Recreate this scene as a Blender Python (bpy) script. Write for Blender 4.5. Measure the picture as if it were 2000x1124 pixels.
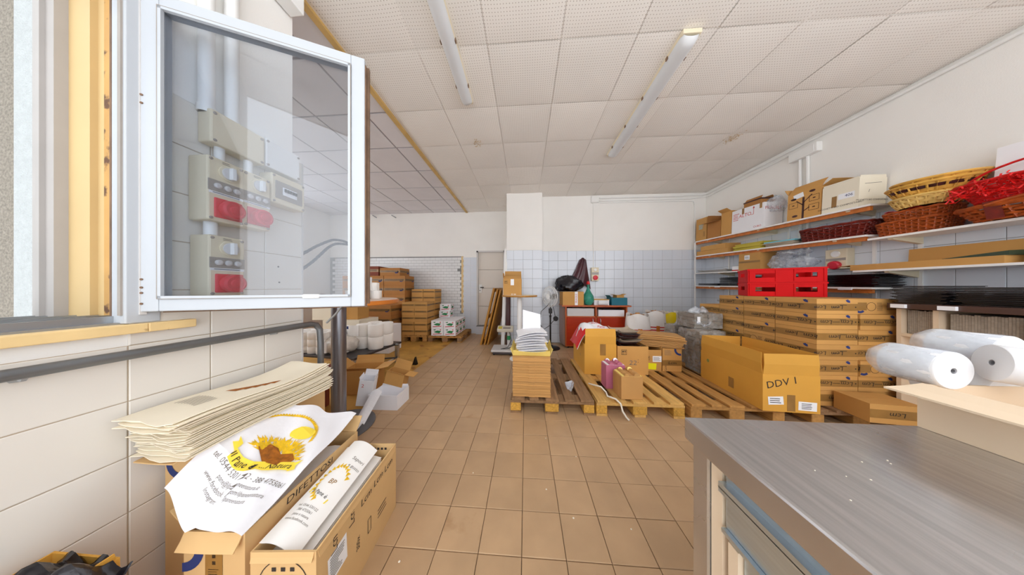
import bpy, bmesh, math, random
from mathutils import Vector, Matrix, Euler
random.seed(7)
PI = math.pi
for o in list(bpy.data.objects): bpy.data.objects.remove(o)
scene = bpy.context.scene
COL = scene.collection

# ------------------------------------------------------------------ camera, sky, exposure
FPX, YAW, HC = 414.0, 0.0634, 1.22
cam = bpy.data.cameras.new('camera'); cam.sensor_width = 36; cam.lens = 36*FPX/2000; cam.clip_start = .02
camo = bpy.data.objects.new('camera', cam); COL.objects.link(camo)
camo.location = (0, 0, HC); camo.rotation_euler = (PI/2, 0, YAW)
scene.camera = camo
w = bpy.data.worlds.new('sky'); scene.world = w; w.use_nodes = True
bg = w.node_tree.nodes['Background']; bg.inputs[0].default_value = (.93, .96, 1, 1); bg.inputs[1].default_value = 2.3
vs = scene.view_settings
vs.view_transform = 'Standard'; vs.look = 'None'; vs.gamma = 1; vs.use_curve_mapping = False; vs.exposure = 0.52
scene.cycles.max_bounces = 10; scene.cycles.diffuse_bounces = 6; scene.cycles.transparent_max_bounces = 16

# ------------------------------------------------------------------ pixel -> place (reading the photograph)
def ray(u, v):
    r = (u-1000)/FPX; up = (562-v)/FPX
    return Vector((r*math.cos(YAW)-math.sin(YAW), r*math.sin(YAW)+math.cos(YAW), up))
def GZ(u, v, z):
    d = ray(u, v); t = (z-HC)/d.z; return Vector((d.x*t, d.y*t, z))
def GX(u, v, x):
    d = ray(u, v); t = x/d.x; return Vector((x, d.y*t, HC+d.z*t))
def GY(u, v, y):
    d = ray(u, v); t = y/d.y; return Vector((d.x*t, y, HC+d.z*t))

# ------------------------------------------------------------------ materials
MATS = {}
def lin(c):
    return tuple((k/255/12.92 if k/255 <= .04045 else ((k/255+.055)/1.055)**2.4) for k in c)
def mat(name, rgb, rough=.6, metal=0., var=.08, scale=6., stretch=(1, 1, 1), bump=0., bscale=60., spec=.5, coat=0., rnd=0., spots=None):
    if name in MATS: return MATS[name]
    m = bpy.data.materials.new(name); m.use_nodes = True; nt = m.node_tree; N = nt.nodes; L = nt.links
    b = N['Principled BSDF']; c = lin(rgb)
    b.inputs['Roughness'].default_value = rough; b.inputs['Metallic'].default_value = metal
    b.inputs['Specular IOR Level'].default_value = spec; b.inputs['Coat Weight'].default_value = coat
    tc = N.new('ShaderNodeTexCoord'); mp = N.new('ShaderNodeMapping'); mp.inputs['Scale'].default_value = stretch
    L.new(tc.outputs['Object'], mp.inputs[0])
    src = mp.outputs[0]
    oi = N.new('ShaderNodeObjectInfo')
    if rnd:
        ad = N.new('ShaderNodeVectorMath'); ad.operation = 'ADD'; ml = N.new('ShaderNodeVectorMath'); ml.operation = 'SCALE'
        cb = N.new('ShaderNodeCombineXYZ'); [L.new(oi.outputs['Random'], cb.inputs[i]) for i in range(3)]
        L.new(cb.outputs[0], ml.inputs[0]); ml.inputs['Scale'].default_value = 40
        L.new(src, ad.inputs[0]); L.new(ml.outputs[0], ad.inputs[1]); src = ad.outputs[0]
    nz = N.new('ShaderNodeTexNoise'); nz.inputs['Scale'].default_value = scale; nz.inputs['Detail'].default_value = 5
    L.new(src, nz.inputs['Vector'])
    rp = N.new('ShaderNodeValToRGB'); e = rp.color_ramp.elements
    e[0].position = .3; e[1].position = .7
    e[0].color = tuple(max(0, k*(1-var)) for k in c)+(1,); e[1].color = tuple(min(1, k*(1+var)) for k in c)+(1,)
    L.new(nz.outputs['Fac'], rp.inputs[0]); colr = rp.outputs[0]
    if rnd:
        mx = N.new('ShaderNodeMixRGB'); mx.blend_type = 'MULTIPLY'; mx.inputs[0].default_value = 1
        mr = N.new('ShaderNodeMapRange'); mr.inputs['To Min'].default_value = 1-rnd; mr.inputs['To Max'].default_value = 1+rnd*.4
        L.new(oi.outputs['Random'], mr.inputs[0]); L.new(colr, mx.inputs[1]); L.new(mr.outputs[0], mx.inputs[2]); colr = mx.outputs[0]
    if spots:
        sc, thr, scol = spots
        n2 = N.new('ShaderNodeTexNoise'); n2.inputs['Scale'].default_value = sc; n2.inputs['Detail'].default_value = 6
        L.new(src, n2.inputs['Vector'])
        r2 = N.new('ShaderNodeValToRGB'); r2.color_ramp.elements[0].position = thr; r2.color_ramp.elements[1].position = min(1, thr+.06)
        L.new(n2.outputs['Fac'], r2.inputs[0])
        mx = N.new('ShaderNodeMixRGB'); L.new(r2.outputs[0], mx.inputs[0]); L.new(colr, mx.inputs[1]); mx.inputs[2].default_value = lin(scol)+(1,); colr = mx.outputs[0]
    L.new(colr, b.inputs['Base Color'])
    if bump:
        n3 = N.new('ShaderNodeTexNoise'); n3.inputs['Scale'].default_value = bscale; n3.inputs['Detail'].default_value = 4
        L.new(src, n3.inputs['Vector'])
        bp = N.new('ShaderNodeBump'); bp.inputs['Strength'].default_value = bump; bp.inputs['Distance'].default_value = .01
        L.new(n3.outputs['Fac'], bp.inputs['Height']); L.new(bp.outputs[0], b.inputs['Normal'])
    MATS[name] = m; return m
def film(name, rgb, clear=.6, rough=.12, streak=18., bump=.6, glossmin=.0):
    if name in MATS: return MATS[name]
    m = bpy.data.materials.new(name); m.use_nodes = True; nt = m.node_tree; N = nt.nodes; L = nt.links
    N.remove(N['Principled BSDF']); out = N['Material Output']
    tr = N.new('ShaderNodeBsdfTransparent'); tr.inputs[0].default_value = tuple(.5+.5*k for k in lin(rgb))+(1,)
    df = N.new('ShaderNodeBsdfPrincipled'); df.inputs['Base Color'].default_value = lin(rgb)+(1,); df.inputs['Roughness'].default_value = rough
    tc = N.new('ShaderNodeTexCoord')
    nz = N.new('ShaderNodeTexNoise'); nz.inputs['Scale'].default_value = streak; nz.inputs['Detail'].default_value = 4
    L.new(tc.outputs['Object'], nz.inputs['Vector'])
    bp = N.new('ShaderNodeBump'); bp.inputs['Strength'].default_value = bump; bp.inputs['Distance'].default_value = .01
    L.new(nz.outputs['Fac'], bp.inputs['Height']); L.new(bp.outputs[0], df.inputs['Normal'])
    mr = N.new('ShaderNodeMapRange'); mr.inputs['From Min'].default_value = .3; mr.inputs['From Max'].default_value = .75
    mr.inputs['To Min'].default_value = max(0, 1-clear-.18); mr.inputs['To Max'].default_value = min(1, 1-clear+.3)
    L.new(nz.outputs['Fac'], mr.inputs[0])
    mx = N.new('ShaderNodeMixShader'); L.new(mr.outputs[0], mx.inputs[0]); L.new(tr.outputs[0], mx.inputs[1]); L.new(df.outputs[0], mx.inputs[2])
    L.new(mx.outputs[0], out.inputs[0]); MATS[name] = m; return m
def glassmat(name, rgb, refl=1.45):
    m = bpy.data.materials.new(name); m.use_nodes = True; nt = m.node_tree; N = nt.nodes; L = nt.links
    N.remove(N['Principled BSDF']); out = N['Material Output']
    tr = N.new('ShaderNodeBsdfTransparent'); tr.inputs[0].default_value = rgb+(1,)
    gl = N.new('ShaderNodeBsdfGlossy'); gl.inputs['Roughness'].default_value = .01
    lw = N.new('ShaderNodeLayerWeight'); pw = N.new('ShaderNodeMath'); pw.operation = 'POWER'; pw.inputs[1].default_value = 4
    fr = N.new('ShaderNodeMapRange'); fr.inputs['To Min'].default_value = .07; L.new(lw.outputs['Facing'], pw.inputs[0]); L.new(pw.outputs[0], fr.inputs[0])
    mx = N.new('ShaderNodeMixShader'); L.new(fr.outputs[0], mx.inputs[0]); L.new(tr.outputs[0], mx.inputs[1]); L.new(gl.outputs[0], mx.inputs[2])
    L.new(mx.outputs[0], out.inputs[0]); MATS[name] = m; return m
def steelmat(name, rgb, rough, stretch):
    m = mat(name, rgb, rough, .9, .12, 5, stretch)
    nt = m.node_tree; N = nt.nodes; L = nt.links; b = N['Principled BSDF']
    tc = N.new('ShaderNodeTexCoord'); n2 = N.new('ShaderNodeTexNoise'); n2.inputs['Scale'].default_value = 4; n2.inputs['Detail'].default_value = 6
    L.new(tc.outputs['Object'], n2.inputs['Vector'])
    mr = N.new('ShaderNodeMapRange'); mr.inputs['To Min'].default_value = rough-.12; mr.inputs['To Max'].default_value = rough+.14
    L.new(n2.outputs['Fac'], mr.inputs[0]); L.new(mr.outputs[0], b.inputs['Roughness'])
    return m
def perfmat():
    m = mat('ceiling_panel', (240, 236, 230), .9, var=.03, scale=1.6, rnd=.04, spots=(1.3, .74, (190, 165, 130)))
    nt = m.node_tree; N = nt.nodes; L = nt.links; b = N['Principled BSDF']
    src = b.inputs['Base Color'].links[0].from_socket
    tc = N.new('ShaderNodeTexCoord'); mp = N.new('ShaderNodeMapping'); mp.inputs['Scale'].default_value = (46, 46, 0)
    L.new(tc.outputs['Object'], mp.inputs[0])
    fr = N.new('ShaderNodeVectorMath'); fr.operation = 'FRACTION'; L.new(mp.outputs[0], fr.inputs[0])
    sb = N.new('ShaderNodeVectorMath'); sb.operation = 'SUBTRACT'; sb.inputs[1].default_value = (.5, .5, 0); L.new(fr.outputs[0], sb.inputs[0])
    ln = N.new('ShaderNodeVectorMath'); ln.operation = 'LENGTH'; L.new(sb.outputs[0], ln.inputs[0])
    lt = N.new('ShaderNodeMath'); lt.operation = 'LESS_THAN'; lt.inputs[1].default_value = .15; L.new(ln.outputs['Value'], lt.inputs[0])
    mx = N.new('ShaderNodeMixRGB'); L.new(lt.outputs[0], mx.inputs[0]); L.new(src, mx.inputs[1]); mx.inputs[2].default_value = lin((186, 176, 166))+(1,)
    L.new(mx.outputs[0], b.inputs['Base Color']); return m

M = {}
M['plaster'] = mat('white_plaster', (240, 238, 234), .85, var=.02, scale=2, bump=.08, bscale=120)
M['grout'] = mat('grout', (176, 158, 134), .9, var=.15, scale=8)
M['grout_w'] = mat('grey_grout', (140, 140, 140), .9, var=.1, scale=8)
M['tile_l'] = mat('warm_white_tile', (226, 221, 213), .22, var=.012, scale=3, rnd=.02)
M['tile_b'] = mat('bluish_white_tile', (218, 224, 233), .2, var=.015, scale=3, rnd=.03)
M['subway'] = mat('subway_tile', (228, 229, 230), .25, var=.02, scale=3)
M['floor'] = mat('terracotta_beige_tile', (188, 155, 119), .38, var=.09, scale=5, rnd=.07, spots=(2.2, .70, (160, 122, 82)))
M['fgrout'] = mat('dark_floor_joint', (92, 72, 52), .9, var=.15, scale=8)
M['concrete'] = mat('yellowed_concrete', (190, 142, 62), .7, var=.22, scale=3, bump=.25, bscale=30, spots=(4, .62, (150, 98, 44)))
M['ceil'] = perfmat()
M['ceil2'] = mat('grey_ceiling_panel', (222, 219, 222), .9, var=.03, scale=3, rnd=.03)
M['tbar'] = mat('grey_ceiling_grid', (165, 162, 168), .6, var=.03)
M['cjoint'] = mat('ceiling_joint', (240, 236, 230), .9, var=.05)
M['strip'] = mat('ochre_edge_strip', (205, 170, 105), .6, var=.15, scale=5)
M['yellow'] = mat('cream_yellow_paint', (206, 178, 128), .5, var=.05, scale=3, spots=(9, .68, (160, 120, 70)))
M['ystain'] = mat('stained_cream_paint', (196, 150, 84), .6, var=.12, scale=6, spots=(14, .54, (95, 62, 38)))
M['sill'] = mat('travertine', (228, 198, 142), .5, var=.1, scale=9, spots=(22, .62, (165, 125, 75)))
M['alu'] = mat('white_aluminium', (186, 191, 197), .35, var=.015, scale=3)
M['alug'] = mat('grey_aluminium', (205, 202, 200), .4, var=.04, scale=3)
M['alum'] = mat('bare_aluminium', (170, 174, 178), .35, .8, .08, 5)
M['rust'] = mat('rusty_brown_edge', (120, 92, 70), .7, var=.3, scale=12)
M['stucco'] = mat('rough_stucco', (186, 190, 190), .95, var=.05, scale=40, bump=.9, bscale=160)
M['pebble'] = mat('pebble_dash', (140, 132, 120), .95, var=.3, scale=90, bump=1, bscale=120)
M['glass'] = glassmat('window_glass', (.82, .85, .89))
M['beige_pl'] = mat('beige_plastic', (226, 214, 186), .45, var=.03, scale=4)
M['white_pl'] = mat('white_plastic', (238, 238, 236), .4, var=.015, scale=4)
M['grey_pl'] = mat('smoky_window_plastic', (158, 150, 142), .25, var=.06, scale=6)
M['red_pl'] = mat('red_socket_plastic', (214, 40, 62), .4, var=.05, scale=5)
M['crate'] = mat('red_crate_plastic', (200, 3, 8), .55, spec=.15, var=.05, scale=4)
M['black_pl'] = mat('black_plastic', (22, 18, 20), .35, var=.2, scale=6)
M['blackbag'] = mat('black_bag_film', (24, 22, 30), .22, var=.3, scale=6, bump=.5, bscale=14)
M['burg'] = mat('burgundy_film', (72, 34, 42), .3, var=.2, scale=6, bump=.5, bscale=14)
M['card'] = mat('brown_cardboard', (203, 152, 84), .8, var=.06, scale=3, rnd=.10)
M['card2'] = mat('ochre_cardboard', (214, 158, 62), .75, var=.05, scale=3, rnd=.05)
M['cardd'] = mat('dark_cardboard', (176, 120, 62), .8, var=.07, scale=3, rnd=.1)
M['cardp'] = mat('pale_cardboard', (216, 178, 124), .8, var=.05, scale=4, rnd=.05)
M['cardg'] = mat('grey_beige_cardboard', (226, 204, 176), .8, var=.03, scale=4)
M['cardi'] = mat('inner_cardboard', (186, 128, 60), .85, var=.07, scale=4)
M['cardr'] = mat('dark_red_brown_cardboard', (120, 50, 22), .7, var=.1, scale=4)
M['tape'] = mat('brown_tape', (156, 116, 62), .3, var=.14, scale=9, rnd=.1)
M['ink'] = mat('black_ink', (48, 40, 36), .8, var=.2, scale=20)
M['inkg'] = mat('grey_ink', (120, 112, 104), .8, var=.2, scale=20)
M['blue'] = mat('navy_ink', (34, 52, 112), .7, var=.1, scale=8)
M['redink'] = mat('red_ink', (200, 50, 50), .7, var=.1, scale=8)
M['white_card'] = mat('white_cardboard', (240, 240, 244), .6, var=.02, scale=4)
M['cream_card'] = mat('cream_cardboard', (236, 228, 208), .7, var=.02, scale=4)
M['paper'] = mat('cream_paper', (240, 230, 208), .8, var=.04, scale=5, rnd=.08)
M['paperw'] = mat('white_paper', (245, 243, 240), .7, var=.02, scale=5, rnd=.03)
M['bagw'] = mat('white_bag_film', (240, 240, 245), .3, var=.03, scale=4, bump=.5, bscale=9)
M['kraft'] = mat('kraft_paper', (202, 152, 90), .8, var=.06, scale=4, rnd=.2)
M['gold'] = mat('golden_print', (232, 186, 22), .6, var=.25, scale=60)
M['yprint'] = mat('yellow_print', (250, 222, 70), .6, var=.04, scale=9)
M['bprint'] = mat('brown_print', (160, 92, 14), .6, var=.35, scale=70)
M['ylabel'] = mat('yellow_sticker', (246, 242, 10), .5, var=.03)
M['wlabel'] = mat('white_sticker', (242, 244, 248), .5, var=.02)
M['wood'] = mat('pale_pallet_wood', (212, 168, 96), .75, var=.16, scale=4, stretch=(9, 1, 9), bump=.2, bscale=40, rnd=.15)
M['woodg'] = mat('weathered_pallet_wood', (146, 112, 78), .85, var=.25, scale=4, stretch=(9, 1, 9), bump=.3, bscale=40, rnd=.2)
M['woodb'] = mat('brown_pallet_wood', (182, 134, 72), .8, var=.2, scale=4, stretch=(9, 1, 9), bump=.25, bscale=40, rnd=.18)
M['chip'] = mat('chipboard_block', (206, 156, 66), .85, var=.25, scale=60, rnd=.15)
M['ply'] = mat('varnished_plywood', (176, 122, 42), .5, var=.15, scale=4, stretch=(6, 1, 1))
M['orange_wood'] = mat('orange_wood_batten', (196, 112, 44), .5, var=.15, scale=4, stretch=(1, 6, 1))
M['tabletop'] = mat('orange_tabletop_edge', (206, 120, 42), .4, var=.08, scale=4)
M['pinktop'] = mat('pale_laminate', (224, 196, 176), .35, var=.04, scale=5)
M['cherry'] = mat('cherry_laminate', (168, 46, 14), .3, var=.12, scale=3, stretch=(1, 1, 6))
M['cherryf'] = mat('cherry_frame', (190, 92, 40), .35, var=.12, scale=3, stretch=(6, 1, 1))
M['cabside'] = mat('grey_brown_side', (150, 120, 108), .4, var=.06, scale=3)
M['shelfw'] = mat('white_melamine', (240, 238, 236), .35, var=.02, scale=4)
M['steel'] = steelmat('brushed_steel', (200, 199, 200), .24, (24, 1, 1))
M['steelb'] = steelmat('bluish_steel', (198, 212, 222), .30, (1, 1, 14))
M['steelp'] = mat('column_steel', (150, 150, 156), .3, .9, .05, 4)
M['steeld'] = mat('dark_steel', (84, 80, 82), .45, .7, .15, 5)
M['darkbrown'] = mat('dark_brown_top', (74, 50, 42), .3, var=.15, scale=3)
M['disc'] = mat('grey_painted_iron', (98, 96, 98), .45, var=.1, scale=8)
M['tissue'] = mat('white_tissue', (246, 242, 236), .95, var=.02, scale=10, bump=.2, bscale=80, rnd=.03)
M['roll'] = mat('white_roll_paper', (226, 227, 230), .6, var=.01, scale=6)
M['core'] = mat('grey_core', (130, 130, 134), .8, var=.1)
M['film'] = film('clear_film', (238, 242, 248), .72, .15, 16)
M['filmg'] = film('smoky_film', (214, 212, 208), .74, .18, 14)
M['filmb'] = film('cloudy_bag_film', (238, 230, 220), .3, .2, 9)
M['trayg'] = mat('grey_tray_card', (158, 146, 132), .7, var=.14, scale=5, stretch=(1, 1, 14), rnd=.12)
M['trayw'] = mat('warm_tray_card', (176, 160, 140), .7, var=.12, scale=5, rnd=.12)
M['trayb'] = mat('black_tray_plastic', (22, 16, 18), .25, var=.25, scale=6, rnd=.3)
M['brown_choc'] = mat('chocolate_card', (64, 26, 22), .4, var=.15, scale=5)
M['wick_d'] = mat('dark_red_wicker', (112, 30, 18), .5, var=.3, scale=30)
M['wick_b'] = mat('brown_wicker', (168, 78, 26), .5, var=.3, scale=30)
M['wick_l'] = mat('honey_splint', (214, 164, 72), .5, var=.2, scale=14)
M['wick_p'] = mat('pale_splint', (226, 190, 110), .5, var=.15, scale=14)
M['wick_r'] = mat('red_wicker', (206, 22, 22), .5, var=.25, scale=30)
M['redshred'] = mat('red_shredded_paper', (222, 22, 20), .5, var=.2, scale=20, rnd=.1)
M['redcloth'] = mat('red_bag_film', (214, 12, 20), .35, var=.06, scale=6, bump=.3, bscale=14)
M['green_gl'] = film('green_glass', (84, 190, 165), .6, .05, 3, .05)
M['teal'] = mat('teal_cardboard', (24, 108, 128), .6, var=.08, scale=5)
M['sackw'] = mat('white_sack_paper', (236, 232, 228), .75, var=.03, scale=5, bump=.5, bscale=16)
M['ybag'] = mat('yellow_bag_film', (240, 214, 20), .4, var=.05, scale=5, bump=.4, bscale=12)
M['pink'] = mat('pink_card', (196, 112, 140), .6, var=.05, scale=5)
M['ycard'] = mat('yellow_card', (246, 220, 124), .5, var=.04, scale=5)
M['rope'] = mat('white_rope', (234, 228, 214), .8, var=.06, scale=30)
M['door'] = mat('beige_steel_door', (222, 214, 204), .5, var=.02, scale=2)
M['lamp'] = mat('prismatic_diffuser', (214, 216, 218), .3, var=.02, scale=4)
M['green_print'] = mat('green_print', (40, 130, 76), .6, var=.2, scale=20)
M['scaleb'] = mat('beige_scale_plastic', (204, 198, 180), .5, var=.04, scale=4)
M['bluef'] = mat('light_blue_folder', (120, 196, 214), .5, var=.04, scale=4)
M['olive'] = mat('olive_folder', (196, 178, 62), .6, var=.1, scale=4)
M['dgreen'] = mat('dark_green_card', (46, 62, 44), .4, var=.1, scale=4)
M['black_hose'] = mat('grey_black_hose', (66, 72, 84), .5, var=.15, scale=60)

# ------------------------------------------------------------------ mesh helpers
class B:
    def __init__(s): s.v = []; s.f = []
    def add(s, vs_, fs, T=None):
        n = len(s.v)
        s.v += [tuple(T @ Vector(p)) if T else tuple(p) for p in vs_]
        s.f += [tuple(i+n for i in f) for f in fs]; return s
    def box(s, x0, x1, y0, y1, z0, z1, T=None):
        return s.add([(x0,y0,z0),(x1,y0,z0),(x1,y1,z0),(x0,y1,z0),(x0,y0,z1),(x1,y0,z1),(x1,y1,z1),(x0,y1,z1)],
            [(0,3,2,1),(4,5,6,7),(0,1,5,4),(1,2,6,5),(2,3,7,6),(3,0,4,7)], T)
    def cbox(s, c, d, T=None):
        return s.box(c[0]-d[0]/2, c[0]+d[0]/2, c[1]-d[1]/2, c[1]+d[1]/2, c[2]-d[2]/2, c[2]+d[2]/2, T)
    def tube(s, pts, r, n=8, cap=True, closed=False):
        pts = [Vector(p) for p in pts]; k = len(pts); rings = []
        up = None
        for i, p in enumerate(pts):
            if closed: t = pts[(i+1) % k]-pts[i-1]
            else: t = pts[min(i+1, k-1)]-pts[max(i-1, 0)]
            t = t.normalized() if t.length > 1e-9 else Vector((0, 0, 1))
            if up is None: up = Vector((0, 0, 1)) if abs(t.z) < .9 else Vector((1, 0, 0))
            a = t.cross(up)
            if a.length < 1e-4: a = t.cross(Vector((1, .3, .2)))
            a.normalize(); b = a.cross(t).normalized(); up = b
            rr = r[i] if isinstance(r, (list, tuple)) else r
            rings.append([p+a*rr*math.cos(2*PI*j/n)+b*rr*math.sin(2*PI*j/n) for j in range(n)])
        vs_ = [q for R in rings for q in R]; fs = []
        for i in range(k if closed else k-1):
            for j in range(n):
                i2 = (i+1) % k
                fs.append((i*n+j, i*n+(j+1) % n, i2*n+(j+1) % n, i2*n+j))
        if cap and not closed: fs += [tuple(range(n))[::-1], tuple((k-1)*n+j for j in range(n))]
        return s.add(vs_, fs)
    def lathe(s, prof, n=24, T=None, closed=False):
        vs_ = []; fs = []
        for r, z in prof:
            for j in range(n): vs_.append((r*math.cos(2*PI*j/n), r*math.sin(2*PI*j/n), z))
        k = len(prof)
        for i in range(k if closed else k-1):
            i2 = (i+1) % k
            for j in range(n): fs.append((i*n+j, i*n+(j+1) % n, i2*n+(j+1) % n, i2*n+j))
        if not closed:
            if prof[0][0] > 1e-5: fs.append(tuple(range(n))[::-1])
            if prof[-1][0] > 1e-5: fs.append(tuple((k-1)*n+j for j in range(n)))
        return s.add(vs_, fs, T)
    def surf(s, fn, nu, nv, thick=0., T=None):
        P = [[Vector(fn(i/nu, j/nv)) for i in range(nu+1)] for j in range(nv+1)]
        vs_ = [p for R in P for p in R]; k = nu+1
        fs = [(j*k+i, j*k+i+1, (j+1)*k+i+1, (j+1)*k+i) for j in range(nv) for i in range(nu)]
        if thick:
            n = len(vs_); off = []
            for j in range(nv+1):
                for i in range(nu+1):
                    a = P[j][min(i+1, nu)]-P[j][max(i-1, 0)]; b = P[min(j+1, nv)][i]-P[max(j-1, 0)][i]
                    nn = a.cross(b); nn = nn.normalized() if nn.length > 1e-12 else Vector((0, 0, 1)); off.append(P[j][i]-nn*thick)
            vs_ = vs_+off
            fs += [tuple(q+n for q in f[::-1]) for f in fs]
            bd = [i for i in range(nu)]; ed = [(i, i+1) for i in range(nu)]+[(j*k+nu, (j+1)*k+nu) for j in range(nv)]
            ed += [(nv*k+i+1, nv*k+i) for i in range(nu)]+[((j+1)*k, j*k) for j in range(nv)]
            fs += [(b, a, a+n, b+n) for a, b in ed]
        return s.add(vs_, fs, T)
    def prism(s, poly, h, T=None):
        n = len(poly)
        return s.add([(x, y, 0) for x, y in poly]+[(x, y, h) for x, y in poly],
            [tuple(range(n))[::-1], tuple(range(n, 2*n))]+[(i, (i+1) % n, (i+1) % n+n, i+n) for i in range(n)], T)
    def mesh(s, name, smooth=False):
        m = bpy.data.meshes.new(name); m.from_pydata(s.v, [], s.f); m.update()
        if smooth: m.polygons.foreach_set('use_smooth', [True]*len(m.polygons))
        return m
def obj(name, b, mt, parent=None, loc=(0, 0, 0), rot=(0, 0, 0), smooth=False, bevel=0., sub=0):
    m = b.mesh(name, smooth) if isinstance(b, B) else b
    if mt and not m.materials: m.materials.append(M[mt] if isinstance(mt, str) else mt)
    o = bpy.data.objects.new(name, m); COL.objects.link(o); o.location = loc; o.rotation_euler = rot
    if parent: o.parent = parent
    if bevel:
        md = o.modifiers.new('bevel', 'BEVEL'); md.width = bevel; md.segments = 2; md.limit_method = 'ANGLE'; md.angle_limit = .6
    if sub:
        md = o.modifiers.new('sub', 'SUBSURF'); md.levels = sub; md.render_levels = sub
    if smooth and not sub:
        try: m.set_sharp_from_angle(angle=.7)
        except Exception: pass
    return o
def tag(o, label=None, cat=None, group=None, kind=None):
    for k, v in (('label', label), ('category', cat), ('group', group), ('kind', kind)):
        if v: o[k] = v
    return o
def thing(name, label, cat, loc=(0, 0, 0), rz=0., group=None, rot=None):
    o = bpy.data.objects.new(name, None); COL.objects.link(o); o.location = loc
    o.rotation_euler = rot if rot else (0, 0, rz); o.empty_display_size = .05
    return tag(o, label, cat, group)
def copy_tree(o, parent=None):
    c = o.copy(); COL.objects.link(c)
    if parent: c.parent = parent
    for ch in [k for k in o.children]: copy_tree(ch, c)
    return c
def struct(name, b, mt, **k):
    return tag(obj(name, b, mt, **k), kind='structure')
TXT = {}
def text_geo(body, shear=0.):
    key = (body, shear)
    if key not in TXT:
        cu = bpy.data.curves.new('lettering', 'FONT'); cu.body = body; cu.size = 1; cu.shear = shear; cu.resolution_u = 2
        cu.align_x = 'CENTER'; cu.align_y = 'CENTER'
        o = bpy.data.objects.new('lettering', cu); COL.objects.link(o)
        dg = bpy.context.evaluated_depsgraph_get(); dg.update()
        me = bpy.data.meshes.new_from_object(o.evaluated_get(dg))
        TXT[key] = ([tuple(v.co) for v in me.vertices], [tuple(p.vertices) for p in me.polygons])
        bpy.data.objects.remove(o); bpy.data.curves.remove(cu); bpy.data.meshes.remove(me)
    return TXT[key]
def text_b(body, size, map_fn, cx=0, cy=0, rot=0., shear=0., sx=1.):
    vs_, fs = text_geo(body, shear); c, s_ = math.cos(rot), math.sin(rot); b = B(); out = []
    for x, y, z in vs_:
        x *= size*sx; y *= size; out.append(map_fn(cx+c*x-s_*y, cy+s_*x+c*y))
    return b.add(out, fs)
# faces of a box of size (w, d, h) standing on z=0 : (u right, v up) centred on the face -> local point
def face_fn(face, w, d, h, off=.0012):
    return {'front': lambda u, v: (u, -d/2-off, h/2+v), 'back': lambda u, v: (-u, d/2+off, h/2+v),
            'left': lambda u, v: (-w/2-off, -u, h/2+v), 'right': lambda u, v: (w/2+off, u, h/2+v),
            'top': lambda u, v: (u, v, h+off)}[face]
def decal(parent, name, mt, fn, cu, cv, w, h, rot=0., label=None):
    c, s_ = math.cos(rot), math.sin(rot); b = B()
    b.add([fn(cu+c*x-s_*y, cv+s_*x+c*y) for x, y in ((-w/2, -h/2), (w/2, -h/2), (w/2, h/2), (-w/2, h/2))], [(0, 1, 2, 3)])
    o = obj(name, b, mt, parent)
    if label: o['label'] = label
    return o
def lettering(parent, body, mt, fn, size, cu=0, cv=0, rot=0., shear=0., sx=1., name='lettering'):
    return tag(obj(name, text_b(body, size, fn, cu, cv, rot, shear, sx), mt, parent), kind='stuff')
def shapes(parent, name, mt, fn, polys):
    b = B()
    for p in polys: b.add([fn(x, y) for x, y in p], [tuple(range(len(p)))])
    o = obj(name, b, mt, parent)
    return tag(o, kind='stuff') if len(polys) > 1 else o
def arc_polys(cx, cy, r0, r1, a0, a1, n=8):
    P = []
    for i in range(n):
        a, b = a0+(a1-a0)*i/n, a0+(a1-a0)*(i+1)/n
        P.append([(cx+r0*math.cos(a), cy+r0*math.sin(a)), (cx+r1*math.cos(a), cy+r1*math.sin(a)), (cx+r1*math.cos(b), cy+r1*math.sin(b)), (cx+r0*math.cos(b), cy+r0*math.sin(b))])
    return P
def ln(x0, y0, x1, y1, t):
    dx, dy = x1-x0, y1-y0; l = math.hypot(dx, dy) or 1; nx, ny = -dy/l*t/2, dx/l*t/2
    return [(x0-nx, y0-ny), (x1-nx, y1-ny), (x1+nx, y1+ny), (x0+nx, y0+ny)]
def text_lines(cx, cy, w, h, n, t=.3, rag=.3):
    P = []; st = h/n
    for i in range(n):
        ww = w*(1-rag*random.random()); y = cy+h/2-(i+.5)*st
        P.append([(cx-w/2, y-st*t/2), (cx-w/2+ww, y-st*t/2), (cx-w/2+ww, y+st*t/2), (cx-w/2, y+st*t/2)])
    return P
def glass_fork(cx, cy, s):
    t = s*.07; P = [ln(cx-s/2, cy-s/2, cx+s/2, cy-s/2, t), ln(cx-s/2, cy+s/2, cx+s/2, cy+s/2, t), ln(cx-s/2, cy-s/2, cx-s/2, cy+s/2, t), ln(cx+s/2, cy-s/2, cx+s/2, cy+s/2, t)]
    P += [[(cx-.36*s, cy+.32*s), (cx-.3*s, cy-.0*s), (cx-.1*s, cy-.0*s), (cx-.04*s, cy+.32*s)][::-1], ln(cx-.2*s, cy, cx-.2*s, cy-.32*s, t), ln(cx-.34*s, cy-.33*s, cx-.06*s, cy-.33*s, t)]
    P += [ln(cx+.1*s, cy+.36*s, cx+.1*s, cy+.1*s, t), ln(cx+.2*s, cy+.36*s, cx+.2*s, cy-.36*s, t), ln(cx+.3*s, cy+.36*s, cx+.3*s, cy+.1*s, t), ln(cx+.1*s, cy+.1*s, cx+.3*s, cy+.1*s, t)]
    return P
MESH = {}
def solid_box_mesh(w, d, h, key=''):
    k = ('sb', round(w, 3), round(d, 3), round(h, 3), key)
    if k not in MESH:
        b = B(); e = .004; t = .0025
        b.box(-w/2, w/2, -d/2, d/2, 0, h-t)
        b.box(-w/2, w/2, -d/2, -.0015, h-t, h); b.box(-w/2, w/2, .0015, d/2, h-t, h)   # two closing flaps with a seam
        MESH[k] = b.mesh('carton_body')
    return MESH[k]
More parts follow.
